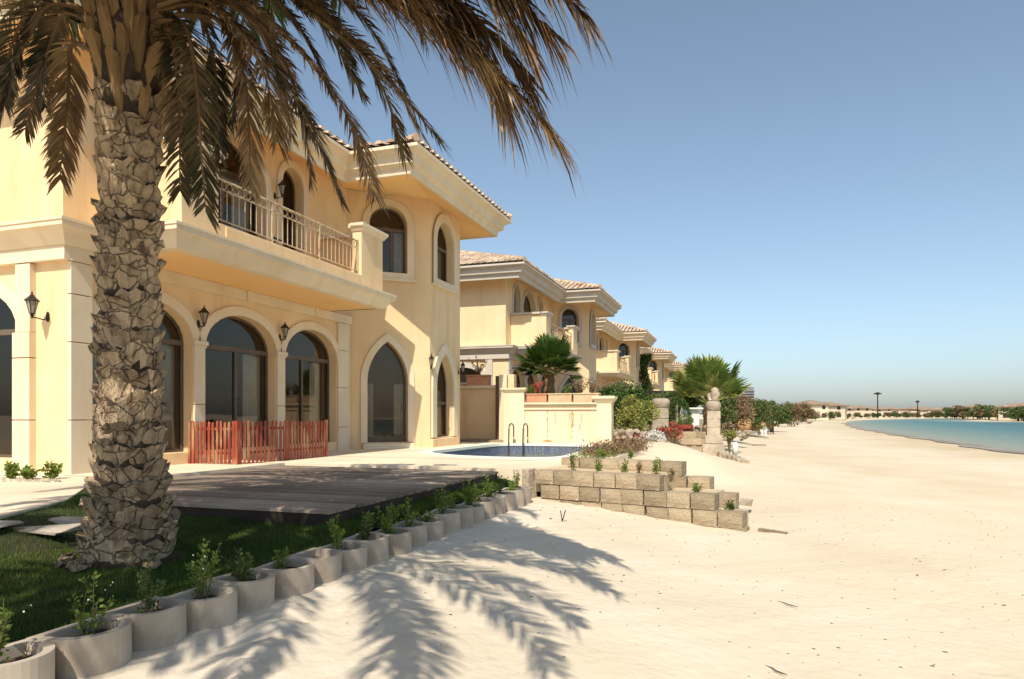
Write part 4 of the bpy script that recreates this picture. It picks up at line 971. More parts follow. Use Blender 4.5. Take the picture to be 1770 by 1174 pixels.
# flagstones in the lawn
for i, (cx_, cy_, a, lx_, ly_) in enumerate(((-6.75,4.35,.3,.75,.34),(-6.35,4.75,.25,.62,.3),(-6.6,5.2,.35,.7,.26),(-6.05,5.25,.2,.4,.25))):
    slab('flagstone', (cx_,cy_), a, lx_, ly_, float(lawn_z(cx_,cy_))-.005, .04, 'flag', ['large cracked flagstone nearest the left frame edge','flat grey flagstone in the lawn left of the palm, middle one','long flagstone in the lawn next to the terrace edge','small flagstone in the lawn closest to the palm'][i], 'flagstone', seed=20+i, group='flagstones in the lawn left of the palm')
# weeds at the foot of the left wing
for i, (px, py) in enumerate(((20,828),(52,829),(90,828))):
    c = atz(px, py, TZ); sprig(i, (c.x,c.y,TZ), [.26,.2,.24][i], .14, 8, 260, .06, 'pot_leaf', 500+i, ['bright green weed clump at the left frame edge by the glass door','bright green weed between two clumps below the white pier','bright green weed clump at the corner below the lantern'][i], 'weed', 'plant', 'weeds at the foot of the villa wall')
g = np.random.default_rng(8); V = []; F = []
for _ in range(160):
    c = atz(g.uniform(0,105), g.uniform(826,834), TZ); s = g.uniform(.012,.03); b = len(V)
    V += [(c.x-s,c.y,TZ),(c.x,c.y-s,TZ),(c.x+s,c.y,TZ),(c.x,c.y+s,TZ),(c.x,c.y,TZ+s)]; F += [(b,b+1,b+4),(b+1,b+2,b+4),(b+2,b+3,b+4),(b+3,b,b+4)]
o = np_obj('wall_gravel', np.array(V), np.array(F), M['stone'], kind='stuff'); tag(o, 'loose gravel strip under the weeds at the villa wall', 'gravel')

# ================================================================ date palm in the foreground
def boot_variants(n, seed, gold=False):
    r_ = random.Random(seed); out = []
    for k in range(n):
        j = lambda a: r_.uniform(-a, a)
        w = r_.uniform(.24,.32); h = r_.uniform(.15,.20); o = r_.uniform(.04,.075)
        if gold: w *= .40; h *= 2.2; o *= 1.9
        n_ = 5
        rows = []
        for (fz, fw, fo) in ((-.15,.62,-.03),(.25,.95,.25),(.62,1.05 if not gold else .8,.62),(1.0,.82 if not gold else .85,1.0)):
            rows.append([(o*fo + j(.008) - .05*abs(u)**2*fw*.9, w/2*fw*u + j(.01), h*fz + j(.012) + (j(.03) if fz == 1.0 else 0) - (.03*abs(u) if fz == 1.0 else 0)) for u in (-1,-.5,0,.5,1)])
        V = [p for rw in rows for p in rw]; F = [(a*5+i, a*5+i+1, (a+1)*5+i+1, (a+1)*5+i) for a in range(3) for i in range(4)]
        b = len(V); tp = rows[3]; V += [(-.05, p[1]*.95, p[2]-.035+j(.008)) for p in tp]
        F += [(15+i, 16+i, b+i+1, b+i) for i in range(4)]
        bb = len(V); V += [(-.10, rows[0][0][1], rows[0][0][2]), (-.10, rows[0][4][1], rows[0][4][2])]
        F += [(0,5,10,15,b,bb), (4,bb+1,b+4,19,14,9)]
        mb = MB(); mb.add(V, F); out.append(mb.mesh('boot', (0,0,0), [M['boot_gold'] if gold else M['boot']]))
    return out
def trunk_r(z):
    return float(np.interp(z, [0,.3,.5,.8,1.1,1.6,2.6,3.6,4.2,4.6,5.1,5.5], [.36,.355,.325,.29,.262,.235,.222,.22,.23,.28,.30,.2]))
def frond_mesh(ctrl, nl, ll, seed, spread=.75, droop=.5, w=.016, fwd=.55, up=.25, taper0=.25):
    """ctrl: world points of the midrib; returns (rachis MB, leaflet verts, faces)"""
    r_ = np.random.default_rng(seed); P = [Vector(p) for p in ctrl]; pts = []
    for i in range(len(P)-1):
        p0, p1, p2, p3 = P[max(i-1,0)], P[i], P[i+1], P[min(i+2,len(P)-1)]
        for j in range(8):
            t = j/8; pts.append(((2*p1)+(p2-p0)*t+(2*p0-5*p1+4*p2-p3)*t*t+(3*p1-p0-3*p2+p3)*t**3)*.5)
    pts.append(P[-1]); n = len(pts)
    A = np.array([tuple(p) for p in pts]); seg = np.linalg.norm(np.diff(A, axis=0), axis=1); cum = np.concatenate([[0], np.cumsum(seg)]); L = cum[-1]
    mb = MB(); mb.tube(pts[::2] + ([pts[-1]] if (n-1) % 2 else []), [max(.004, .026*(1-k/(len(pts[::2])))**.8) for k in range(len(pts[::2]) + (1 if (n-1) % 2 else 0))], 5)
    u = np.sort(r_.uniform(.10, 1.0, nl)); s = u*L
    C = np.stack([np.interp(s, cum, A[:,k]) for k in range(3)], 1)
    T = np.stack([np.interp(s+.03, cum, A[:,k]) - np.interp(s-.03, cum, A[:,k]) for k in range(3)], 1); T /= np.linalg.norm(T, axis=1, keepdims=True)+1e-9
    bad = np.linalg.norm(T, axis=1) < .5; T[bad] = T[~bad][-1]
    up0 = np.array([0,0,1.0]); S = np.cross(T, up0); sn = np.linalg.norm(S, axis=1, keepdims=True)
    ref = np.cross((A[-1]-A[0])/L, up0); ref /= np.linalg.norm(ref)+1e-9
    S = np.where(sn > .25, S/np.maximum(sn,1e-6), ref[None,:]); S /= np.linalg.norm(S, axis=1, keepdims=True); U = np.cross(S, T)
    side = np.where(r_.uniform(size=nl) < .5, -1., 1.)[:,None]
    prof = np.clip(np.minimum(.35+u*2.2, 1.0)*np.where(u > .72, 1-(u-.72)*1.35, 1), .2, 1)*r_.uniform(.78,1.12,nl)
    ln = ll*prof; f_ = fwd + .35*u + r_.uniform(-.12,.12,nl); 
    D = T*f_[:,None] + S*side*(spread*r_.uniform(.7,1.15,nl))[:,None] + U*(up*r_.uniform(-.4,1.2,nl))[:,None]
    D /= np.linalg.norm(D, axis=1, keepdims=True)
    Wd = np.cross(D, U + .25*r_.normal(size=(nl,3))); Wd /= np.linalg.norm(Wd, axis=1, keepdims=True)+1e-9
    G = np.array([0,0,-1.0]); dr = (droop*r_.uniform(.5,1.5,nl))[:,None]*ln[:,None]
    p0 = C; p1 = C + D*ln[:,None]*.35 + G*dr*.10; p2 = C + D*ln[:,None]*.72 + G*dr*.45; p3 = C + D*ln[:,None]*.98 + G*dr*1.0
    ww = (w*r_.uniform(.75,1.25,nl))[:,None]
    V = np.stack([p0-Wd*ww*.45, p0+Wd*ww*.45, p1-Wd*ww, p1+Wd*ww, p2-Wd*ww*.75, p2+Wd*ww*.75, p3],1).reshape(-1,3)
    b = 7*np.arange(nl)[:,None]; F = np.concatenate([b+[[0,1,3]], b+[[0,3,2]], b+[[2,3,5]], b+[[2,5,4]], b+[[4,5,6]]])
    return mb, V, F
def add_frond(root, ctrl, nl, ll, seed, leaf, **k):
    mb, V, F = frond_mesh(ctrl, nl, ll, seed, **k); fr = build(mb, 'frond', M['rachis'], root, smooth=True)
    np_obj('leaflets', V, F, M[leaf], fr)
def arc_frond(c, az, el, L, bend, seed):
    r_ = random.Random(seed); p = Vector(c); e = el; out = [p.copy()]; a = az
    for i in range(6):
        st = L/6; p = p + Vector((math.cos(a)*math.cos(e), math.sin(a)*math.cos(e), math.sin(e)))*st; e -= bend/6*(1+.25*i); a += r_.uniform(-.06,.06); out.append(p.copy())
    return out
def in_view(p, lim=-45):
    d = -p.x*SA+p.y*CA
    if d < .25: return False
    px = CX+FPX*(p.x*CA+p.y*SA)/d; py = HZ-FPX*(p.z-EYE)/d
    return px > -60 and px < 1830 and py > lim
PX0, PY0_ = -5.2, 4.72
palm = thing('date_palm', (PX0,PY0_,.26), 'big date palm with rough diamond boots on its trunk in the left foreground', 'palm tree')
mb = MB(); mb.lathe((PX0,PY0_,0), [(trunk_r(z), z) for z in [.1,.3,.5,.8,1.1,1.4,1.8,2.2,2.6,3,3.4,3.8,4.2,4.6,5.0,5.3,5.6]], 16); build(mb, 'trunk', M['trunk_core'], palm, smooth=True)
bv = boot_variants(12, 3); bg_ = boot_variants(8, 8, True); rp = random.Random(31)
z = .30; row = 0; cnt = 0
while z < 5.25:
    gold = z > 4.35; nper = (8 if row % 3 else 9) if z > .9 else 10
    for k in range(nper):
        a = 2*math.pi*(k + .5*(row % 2))/nper + rp.uniform(-.07,.07) + row*.04
        # unseen back side of the trunk needs only sparse boots
        r = trunk_r(z) - .005; zz = z + rp.uniform(-.03,.03)
        s_ = 1.16 if z < .8 else 1.0
        me_ = rp.choice(bg_ if gold or (z > 4.0 and rp.random() < .3) else bv)
        o = inst(me_, 'boot', palm, (PX0+r*math.cos(a), PY0_+r*math.sin(a), zz), (rp.uniform(-.10,.10), rp.uniform(-.04,.09), a), (rp.uniform(.85,1.25), rp.uniform(.9,1.15)*s_, rp.uniform(.9,1.15)))
        cnt += 1
    z += .165 if not gold else .17; row += 1
# torn bits at the foot
for k in range(5):
    a = rp.uniform(-2.9,-.2); r = rp.uniform(.42,.5)
    o = inst(rp.choice(bv), 'fallen_boot', palm, (PX0+r*math.cos(a), PY0_+r*math.sin(a), .25+rp.uniform(0,.03)), (rp.uniform(-.3,.3), 1.3, a), (.6,.6,.6))
def pf(seq, d0=6.0):
    n_ = len(seq)-1
    return [dep(x - (0 if x < 215 else 12)*k/n_, y - 14*k/n_, d) for k, (x, y, d) in enumerate(seq)]
FR = [
 ([(285,-50,6.0),(480,-75,5.6),(700,15,5.2),(860,130,5.0),(972,250,4.9)], 'leaf_dry', .58, 300),
 ([(285,-70,6.0),(520,-190,5.4),(800,-130,4.9),(950,-30,4.7),(1018,40,4.6)], 'leaf_dry', .55, 280),
 ([(285,-60,6.0),(500,-120,5.7),(700,-50,5.4),(820,70,5.3),(885,200,5.2)], 'leaf_dry', .62, 300),
 ([(285,-60,6.0),(480,-140,5.5),(680,-110,5.1),(820,-40,4.9),(920,90,4.8)], 'leaf_dry', .62, 280),
 ([(280,-20,6.0),(430,-35,5.7),(570,50,5.4),(690,160,5.3),(772,258,5.2)], 'leaf_mix', .50, 280),
 ([(275,0,6.0),(400,-5,5.7),(520,90,5.5),(610,210,5.4),(660,352,5.3)], 'leaf_dry', .46, 280),
 ([(270,20,6.0),(360,15,5.7),(470,110,5.6),(550,240,5.5),(603,366,5.5)], 'leaf_mix', .44, 280),
 ([(280,-20,6.1),(450,-50,6.1),(590,50,6.2),(670,160,6.3),(712,288,6.4)], 'leaf_mix', .48, 260),
 ([(265,40,6.0),(320,45,5.7),(345,150,5.55),(356,270,5.5),(368,380,5.45)], 'leaf_mix', .42, 260),
 ([(262,60,6.0),(295,65,5.8),(313,150,5.75),(320,250,5.75),(322,345,5.7)], 'leaf_mix', .40, 240),
 ([(270,30,6.0),(375,35,5.8),(425,130,5.7),(440,235,5.65),(443,340,5.6)], 'leaf_dry', .42, 250),
 ([(275,20,6.2),(400,10,6.4),(490,100,6.6),(532,210,6.7),(550,330,6.8)], 'leaf_mix', .42, 250),
 ([(280,-30,6.1),(420,-50,6.3),(520,0,6.5),(580,70,6.6),(640,180,6.7)], 'leaf_mix', .46, 250),
 ([(155,80,6.0),(122,85,6.2),(118,170,6.3),(110,250,6.3),(103,325,6.3)], 'leaf_dry', .40, 220),
 ([(155,20,6.0),(85,10,5.8),(42,80,5.7),(12,170,5.6),(-8,258,5.6)], 'leaf_mix', .46, 240),
 ([(160,0,6.0),(70,-60,5.8),(0,-20,5.6),(-60,70,5.5),(-95,180,5.4)], 'leaf_mix', .46, 240),
 ([(155,40,6.1),(112,25,6.2),(84,90,6.3),(62,160,6.3),(44,236,6.3)], 'leaf_mix', .40, 230),
 ([(160,0,6.1),(100,-40,6.4),(50,0,6.7),(0,50,6.8),(-30,130,6.9)], 'leaf_dry', .42, 220),
 ([(285,-40,6.0),(420,-80,6.0),(560,-30,6.0),(650,60,6.0),(705,160,6.0)], 'leaf_mix', .46, 250),
 ([(280,-10,6.0),(370,-40,5.9),(470,0,5.8),(540,80,5.8),(585,180,5.8)], 'leaf_mix', .44, 250),
 ([(280,0,6.1),(350,-20,6.3),(430,20,6.4),(480,100,6.5),(500,200,6.5)], 'leaf_dry', .42, 250),
 ([(280,20,6.1),(330,-10,6.2),(390,40,6.2),(420,120,6.2),(410,230,6.2)], 'leaf_mix', .42, 250),
 ([(285,-60,6.0),(420,-140,5.6),(600,-130,5.2),(740,-50,5.0),(800,60,5.0)], 'leaf_mix', .5, 270),
 ([(290,-70,6.0),(460,-170,6.2),(640,-140,6.4),(760,-40,6.5),(830,80,6.5)], 'leaf_dry', .5, 270),
 ([(155,60,6.2),(120,20,6.5),(90,60,6.6),(75,130,6.6),(78,200,6.6)], 'leaf_green', .36, 220),
 ([(275,10,5.9),(350,0,5.6),(420,60,5.5),(470,150,5.4),(492,260,5.4)], 'leaf_dry', .46, 260),
 ([(275,10,6.2),(340,20,6.5),(372,90,6.6),(385,180,6.7),(392,290,6.7)], 'leaf_mix', .44, 260),
 ([(280,0,6.3),(400,-20,6.6),(470,60,6.8),(500,150,6.9),(515,250,7.0)], 'leaf_mix', .44, 260),
 ([(280,-10,6.0),(470,-30,5.8),(600,60,5.7),(680,140,5.7),(735,235,5.7)], 'leaf_dry', .5, 270),
 ([(280,-30,6.2),(400,-60,6.7),(520,-20,7.0),(590,60,7.1),(625,160,7.2)], 'leaf_green', .5, 270),
 ([(155,30,6.3),(90,0,6.6),(40,40,6.8),(15,110,6.9),(5,190,6.9)], 'leaf_mix', .44, 240),
 ([(265,50,6.2),(300,40,6.4),(330,100,6.5),(340,180,6.5),(336,260,6.5)], 'leaf_dry', .4, 230),
]
FR = FR[:4] + [
 ([(285,-60,6.0),(440,-120,5.5),(620,-60,5.1),(760,40,4.95),(850,130,4.9)], 'leaf_dry', .62, 300),
 ([(285,-70,6.0),(520,-170,5.3),(760,-110,4.9),(880,-20,4.8),(960,70,4.75)], 'leaf_dry', .6, 300),
 ([(285,-60,6.0),(500,-100,5.5),(720,-30,5.2),(850,60,5.1),(930,165,5.05)], 'leaf_dry', .6, 300),
] + FR[4:]
for i, (seq, lf, ll, nl) in enumerate(FR):
    add_frond(palm, pf(seq), int(nl*(1.8 if i < 7 else 1.3)), ll*(.98 if i < 7 else .64), 40+i, lf, droop=.5 if i < 7 else (.26 if lf == 'leaf_dry' else .16), spread=.62 if i < 7 else .75, fwd=.72 if i < 7 else .6, w=.0125 if i < 7 else .0095)
# the rest of the crown, above the frame, arching out on every side
ra = random.Random(12)
for i in range(24):
    az = 2*math.pi*i/24*1.0 + ra.uniform(-.12,.12); el = ra.choice([.25,.6,.95,1.2])+ra.uniform(-.1,.1)
    c = (PX0+.12*math.cos(az), PY0_+.12*math.sin(az), 5.35+.25*el)
    ctrl = arc_frond(c, az, el, ra.uniform(3.5,4.2), 1.25+ .5*el, i)
    for _ in range(7):
        if not any(in_view(p, 40) for p in ctrl): break
        el += .16; ctrl = arc_frond(c, az, el, 3.9, 1.25+.5*el, i)
    # keep clear of the lens: nothing low right beside the camera
    if min((p-Vector((0,0,EYE))).length for p in ctrl) < 1.4: continue
    add_frond(palm, ctrl, 220, .48, 90+i, 'leaf_green' if el > .5 else 'leaf_mix', droop=.35, spread=.65, fwd=.6)
# second palm, standing left of the photographer: its crown shades the lawn corner and the sand
QX, QY = -4.05, 1.75
p2 = thing('date_palm', (QX,QY,.26), 'neighbouring date palm just left of the view, known by its shade on the sand', 'palm tree')
mb = MB(); mb.lathe((QX,QY,0), [(trunk_r(z)+.04, z) for z in [.1,.3,.5,.8,1.1,1.8,2.6,3.4,4.2,5.0,5.6]], 14); build(mb, 'trunk', M['boot'], p2, smooth=True)
def in_view_(p):
    d = -p.x*SA+p.y*CA
    if d < .25: return False
    px = CX+FPX*(p.x*CA+p.y*SA)/d; py = HZ-FPX*(p.z-EYE)/d
    return px > -60 and px < 1830 and py > -45
for i in range(34):
    az = 2*math.pi*i/34 + ra.uniform(-.06,.06); el = ra.choice([.1,.3,.6,.9]); L_ = ra.uniform(3.6,4.2)
    if -.9 < math.atan2(math.sin(az),math.cos(az)) < 1.2: L_ = ra.uniform(4.1,4.7); el = ra.choice([.35,.5,.7])
    for _ in range(8):
        ctrl = arc_frond((QX,QY,5.45+.2*el), az, el, L_, 1.1+.5*el, i)
        if not any(in_view(p) for p in ctrl): break
        el += .14
    else: continue
    add_frond(p2, ctrl, 240, .5, 150+i, 'leaf_mix', droop=.2, spread=.65)

# ================================================================ pool side wall, planters, gate
t = thing('garden_wall', (-6,22.75,TZ), 'cream rendered garden wall with end piers and rust streaks behind the pool', 'wall')
mb = MB(); mb.box(-7.75,-4.55,22.60,22.85,TZ-.1,1.88); mb.box(-7.15,-4.56,22.55,22.60,1.70,1.76); build(mb, 'wall_body', M['stucco_wall'] if 'stucco_wall' in M else M['stucco'], t, bevel=.01)
mb = MB(); mb.box(-7.85,-7.10,22.52,22.9,TZ-.1,2.34); build(mb, 'pier', M['stucco_wall'], t, bevel=.01)
mb = MB(); sweep(mb, [(-7.85,22.9),(-7.85,22.52),(-7.10,22.52),(-7.10,22.9)], [(0,2.30),(.02,2.31),(.09,2.40),(.09,2.46),(-.05,2.47)]); mb.box(-7.88,-7.07,22.50,22.92,2.341,2.462); build(mb, 'pier_cap', M['trim'], t)
mb = MB(); mb.box(-4.56,-4.06,22.52,22.95,TZ-.1,2.0); build(mb, 'pier', M['stucco_wall'], t, bevel=.01)
mb = MB(); sweep(mb, [(-4.56,22.95),(-4.56,22.52),(-4.06,22.52),(-4.06,22.95)], [(0,1.92),(.02,1.93),(.11,2.06),(.13,2.07),(.13,2.15),(-.05,2.16)]); mb.box(-4.6,-4.0,22.48,22.98,2.001,2.152); build(mb, 'pier_cap', M['trim'], t)
mb = MB(); mb.box(-7.10,-4.56,22.50,22.9,1.881,1.95); build(mb, 'coping', M['trim'], t, bevel=.008)
for k, (x0, x1, m_, lab) in enumerate(((-7.02,-6.30,'terracotta','pinkish terracotta trough planter, leftmost on the garden wall'),(-6.24,-5.42,'box_beige','beige trough planter with reddish marks, middle one on the garden wall'),(-5.36,-4.50,'box_beige','long tan trough planter, rightmost on the garden wall'))):
    q = thing('trough_planter', ((x0+x1)/2,22.7,1.95), lab, 'planter', 'trough planters on the walls')
    mb = MB(); mb.box(x0,x1,22.55,22.85,1.952,2.21); build(mb, 'trough', M[m_], q, bevel=.015)
    mb = MB(); mb.box(x0-.02,x1+.02,22.53,22.87,2.212,2.26); build(mb, 'rim', M[m_], q, bevel=.008)
sprig(0, (-6.65,22.7,2.24), .5, .3, 12, 420, .06, 'flower_red', 701, 'reddish leafed plant in the pinkish terracotta trough', 'trough_plant', 'plant', 'plants in the wall troughs')
sprig(0, (-6.9,22.7,2.24), .3, .2, 8, 300, .06, 'pot_leaf', 702, 'small green plant at the left end of the terracotta trough', 'trough_plant', 'plant', 'plants in the wall troughs')
sprig(0, (-5.6,22.7,2.24), .35, .3, 10, 300, .05, 'pot_leaf', 703, 'thin green plant in the middle trough below the small palm', 'trough_plant', 'plant', 'plants in the wall troughs')
sprig(0, (-5.15,22.7,2.24), .55, .35, 14, 460, .06, 'bush_brown', 704, 'brown withered shrub in the right trough, left part', 'trough_plant', 'plant', 'plants in the wall troughs')
sprig(0, (-4.75,22.7,2.24), .6, .35, 14, 420, .055, 'dry_plant', 705, 'tall dry brown shrub in the right trough, right part', 'trough_plant', 'plant', 'plants in the wall troughs')
t = thing('boundary_wall', (-9,24.2,TZ), 'shaded cream boundary wall between the nearest villa and the dark gate', 'wall')
mb = MB(); mb.box(-11.5,-8.5,24.15,24.4,TZ-.1,2.52); build(mb, 'wall_body', M['stucco'], t, bevel=.01)
mb = MB(); mb.box(-11.5,-8.48,24.08,24.47,2.521,2.64); build(mb, 'coping', M['trim'], t, bevel=.01)
q = thing('trough_planter', (-9.3,24.25,2.64), 'terracotta trough planter on the shaded boundary wall beside the villa', 'planter', 'trough planters on the walls')
mb = MB(); mb.box(-9.9,-9.0,24.1,24.42,2.642,2.98); build(mb, 'trough', M['terracotta'], q, bevel=.015)
mb = MB(); mb.box(-9.92,-8.98,24.08,24.44,2.982,3.04); build(mb, 'rim', M['terracotta'], q, bevel=.008)
sprig(0, (-9.45,24.25,3.0), .75, .45, 20, 500, .05, 'dry_plant', 711, 'withered twiggy shrub in the trough on the shaded boundary wall', 'trough_plant', 'plant', 'plants in the wall troughs')
t = thing('garden_gate', (-8.2,23.7,TZ), 'narrow open dark brown gate leaf with its pale post beside the garden wall', 'gate')
mb = MB(); mb.box(-8.52,-8.34,23.55,23.62,TZ,2.95); build(mb, 'gate_leaf', M['gate'], t, bevel=.005)
mb = MB(); mb.box(-8.33,-8.03,23.4,23.62,TZ,2.98); build(mb, 'post', M['trim'], t, bevel=.01)
mb = MB(); mb.box(-8.02,-7.97,23.42,23.6,TZ,2.9); build(mb, 'gate_leaf', M['gate'], t, bevel=.005)
mb = MB(); mb.box(-7.96,-7.72,23.3,23.6,TZ,2.98); build(mb, 'post', M['stucco'], t, bevel=.01)
# rust streaks: thin stained patches with a shape of their own
M['rust'] = mat('rust_stain', (.45,.24,.09), (.52,.33,.16), 12, .9)
mb = MB(); rs = random.Random(4)
for (x, z0, z1, w) in ((-6.28,.62,1.68,.02),(-6.0,1.25,1.68,.012),(-5.42,.75,1.70,.022),(-5.38,1.1,1.6,.016),(-5.5,1.3,1.6,.012),(-5.22,1.3,1.5,.014),(-5.14,1.0,1.45,.016),(-5.08,1.25,1.55,.012),(-5.18,.95,1.1,.012),(-6.28,.6,.66,.14)):
    z = z0
    while z < z1:
        h = rs.uniform(.05,.13); ww = w*2.4*rs.uniform(.5,1.3); c = x+rs.uniform(-.008,.008)
        if rs.random() < .8: mb.add([(c-ww/2,22.596,z),(c+ww/2,22.596,z),(c+ww/3,22.596,min(z+h,z1)),(c-ww/3,22.596,min(z+h,z1))], [(0,1,2,3)])
        z += h
build(mb, 'rust_stain', M['rust'], bpy.data.objects['garden_wall'])

# ================================================================ shrubs, palms and garden pieces of the second plot
def cloud(root, c, rad, n, ls, leaf, seed, lumps=9, name='foliage', flat=0):
    g = np.random.default_rng(seed); c = np.array(c); rad = np.array(rad)
    lc = g.normal(size=(lumps,3)); lc /= np.linalg.norm(lc, axis=1, keepdims=True); lc *= g.uniform(.35,.8,(lumps,1)); lr = g.uniform(.28,.5,lumps)
    k = g.integers(0, lumps, n); d = g.normal(size=(n,3)); d /= np.linalg.norm(d, axis=1, keepdims=True)
    rr_ = g.uniform(.55,1.08,n)[:,None]; P = lc[k] + d*lr[k][:,None]*rr_
    if flat: P[:,2] = np.abs(P[:,2])
    P = P*rad + c; D = d + .7*g.normal(size=(n,3)) + np.array([0,0,.2])
    v, f = leaf_quads(P, D, g.uniform(.6,1.3,n)*ls, g, .6); return np_obj(name, v, f, M[leaf], root)
def bush(c, rad, n, ls, leaf, label, seed, name='garden_shrub', cat='shrub', group='shrubs in the beach gardens', lumps=10, flowers=None):
    t = thing(name, (c[0],c[1],c[2]-rad[2]), label, cat, group)
    mb = MB(); r_ = random.Random(seed)
    for k in range(6): a = r_.uniform(0,6.28); mb.tube([(c[0],c[1],min(c[2]-rad[2]*1.02,.0)),(c[0]+.3*rad[0]*math.cos(a),c[1]+.3*rad[1]*math.sin(a),c[2]-rad[2]*.3),(c[0]+.65*rad[0]*math.cos(a),c[1]+.65*rad[1]*math.sin(a),c[2]+rad[2]*.3)], [.03,.02,.006], 5)
    build(mb, 'stem', M['stem'], t); cloud(t, c, rad, int(n*1.8), ls, leaf, seed, lumps)
    if flowers: cloud(t, c, tuple(q*1.05 for q in rad), flowers[1], flowers[2], flowers[0], seed+1, lumps, 'blossom')
    return t
def at(px, py, d): return tuple(dep(px, py, d))
b1 = bush(at(1080,700,26.0), (1.15,.9,1.05), 5600, .09, 'bush_dark', 'large dark green domed bush right behind the garden wall pier', 1, lumps=16)
bush(at(1098,724,24.3), (.84,.7,.72), 3600, .075, 'bush_olive', 'yellow green flowering bush before the dark domed bush', 2, lumps=14)
bush(at(1128,712,27.5), (.55,.5,.5), 1500, .09, 'bush_mid', 'loose mid green bush between the domed bush and the wide stone pillar', 3)
t = thing('clipped_cone', at(1174,738,27.5), 'dark green clipped cone shaped bush between the two stone pillars', 'shrub', 'shrubs in the beach gardens')
def shell(root, c, prof, n, ls, leaf, seed):
    g = np.random.default_rng(seed); zz = g.uniform(0,1,n); r = np.interp(zz, [p[1] for p in prof], [p[0] for p in prof])*g.uniform(.85,1.04,n); a = g.uniform(0,6.28,n); H_ = c[3]
    P = np.stack([c[0]+r*np.cos(a), c[1]+r*np.sin(a), c[2]+zz*H_],1); D = np.stack([np.cos(a), np.sin(a), .3+0*a],1)+.8*g.normal(size=(n,3))
    v, f = leaf_quads(P, D, g.uniform(.6,1.2,n)*ls, g, .6); return np_obj('foliage', v, f, M[leaf], root)
c = at(1174,738,27.5); shell(t, (c[0],c[1],c[2],1.25), [(.3,0),(.46,.2),(.46,.45),(.3,.75),(.05,1)], 4200, .055, 'bush_dark', 4)
mb = MB(); mb.tube([(c[0],c[1],c[2]-.1),(c[0],c[1],c[2]+.6)], .04, 6); build(mb, 'stem', M['stem'], t)
t = thing('clipped_ball', at(1186,738,26.6), 'small clipped green ball bush in a dark red bowl in front of the cone bush', 'shrub', 'shrubs in the beach gardens')
c = at(1186,727,26.6); mb = MB(); mb.lathe((c[0],c[1],c[2]-.42), [(.14,0),(.26,.12),(.28,.26)], 14); build(mb, 'bowl', M['flower_red'], t)
g0 = shell(t, (c[0],c[1],c[2]-.2,.42), [(.1,0),(.27,.3),(.28,.6),(.05,1)], 1500, .04, 'fan_green', 5)
bush(at(1160,745,25.2), (.7,.35,.30), 1200, .06, 'flower_red', 'low red flowering mound between the pillars', 6, 'flower_mound', 'flowers', 'flower mounds by the pillars')
bush(at(1090,756,23.2), (.75,.4,.22), 1500, .055, 'flower_red', 'low red flowering mound below the yellow green bush', 7, 'flower_mound', 'flowers', 'flower mounds by the pillars')
bush(at(1130,757,23.2), (.5,.4,.27), 1100, .07, 'flower_white', 'white flowering clump at the foot of the wide stone pillar, upper one', 8, 'flower_mound', 'flowers', 'flower mounds by the pillars')
bush(at(1145,768,22.8), (.25,.25,.24), 700, .06, 'flower_white', 'white flowering clump spilling beside the sand mound, lower one', 9, 'flower_mound', 'flowers', 'flower mounds by the pillars')
bush(at(1196,697,31), (.6,.5,.35), 900, .1, 'bush_mid', 'pale green shrub behind the cone bush', 10)
bush(at(1150,690,33), (1.3,.8,.5), 1500, .11, 'bush_mid', 'wide low green shrub under the dark pergola', 11)
bush(at(1195,675,38), (1.0,.9,.8), 1500, .12, 'bush_dark', 'dark shrub left of the fan palm trunk', 12)
# brown ground plants behind the rear block tier
g = np.random.default_rng(15); P = []; 
for _ in range(7000):
    u = g.uniform(); x = -3.15+.5*u+g.normal()*.15; y = 15.0+6*u+g.normal()*.3; P.append((x, y, max(float(.50), 0)+abs(g.normal())*.10+.03+.12*(1-u)))
P = np.array(P); v, f = leaf_quads(P, g.normal(size=P.shape)+[0,0,.5], g.uniform(.03,.09,len(P)), g, .5)
o = np_obj('ground_plants', v, f, M['bush_brown'], kind='stuff'); tag(o, 'reddish brown low ground plants between the pool rim and the sand mound', 'ground cover')
P = np.array([(-3.6+.9*g.uniform(), 14.2+5.2*g.uniform(), .56+abs(g.normal())*.07) for _ in range(700)]); v, f = leaf_quads(P, g.normal(size=P.shape)+[0,0,.8], g.uniform(.03,.08,len(P)), g, .5)
o = np_obj('ground_plants', v, f, M['pot_leaf'], kind='stuff'); tag(o, 'scattered bright green sprouts among the brown ground plants', 'ground cover')
# rocks
def rock_mesh(seed, m, sub=2):
    bm = bmesh.new(); bmesh.ops.create_icosphere(bm, subdivisions=sub, radius=.5); r_ = random.Random(seed); ax = [Vector((r_.gauss(0,1),r_.gauss(0,1),r_.gauss(0,1))).normalized() for _ in range(7)]; cu = [r_.uniform(.28,.44) for _ in ax]
    for v in bm.verts:
        for a, q in zip(ax, cu):
            d = v.co.dot(a)
            if d > q: v.co -= a*(d-q)*.85
        v.co *= 1+r_.uniform(-.05,.05)
    me = bpy.data.meshes.new('rock'); bm.to_mesh(me); bm.free(); me.materials.append(m); return me
RK = [rock_mesh(i, M['stone']) for i in range(6)]
rk = random.Random(19)
rock_spots = []
for (x0,x1,y0,y1,dd,n_,sz) in ((1062,1118,745,762,22.9,22,.26),(1118,1160,758,790,21.5,10,.2),(1195,1222,738,750,27,6,.3),(1262,1300,744,762,37,12,.36),(1240,1275,732,745,52,8,.6),(1300,1400,723,730,120,14,1.2)):
    for k in range(n_):
        rock_spots.append((at(rk.uniform(x0,x1), rk.uniform(y0,y1), dd*rk.uniform(.97,1.03)), sz*rk.uniform(.6,1.3)))
grp = {0:'rocks below the yellow green bush',1:'rocks beside the white flowers',2:'rocks between the pillars',3:'rocks right of the tall pillar',4:'rocks by the orange boulders',5:'rocks along the distant gardens'}
idx = 0
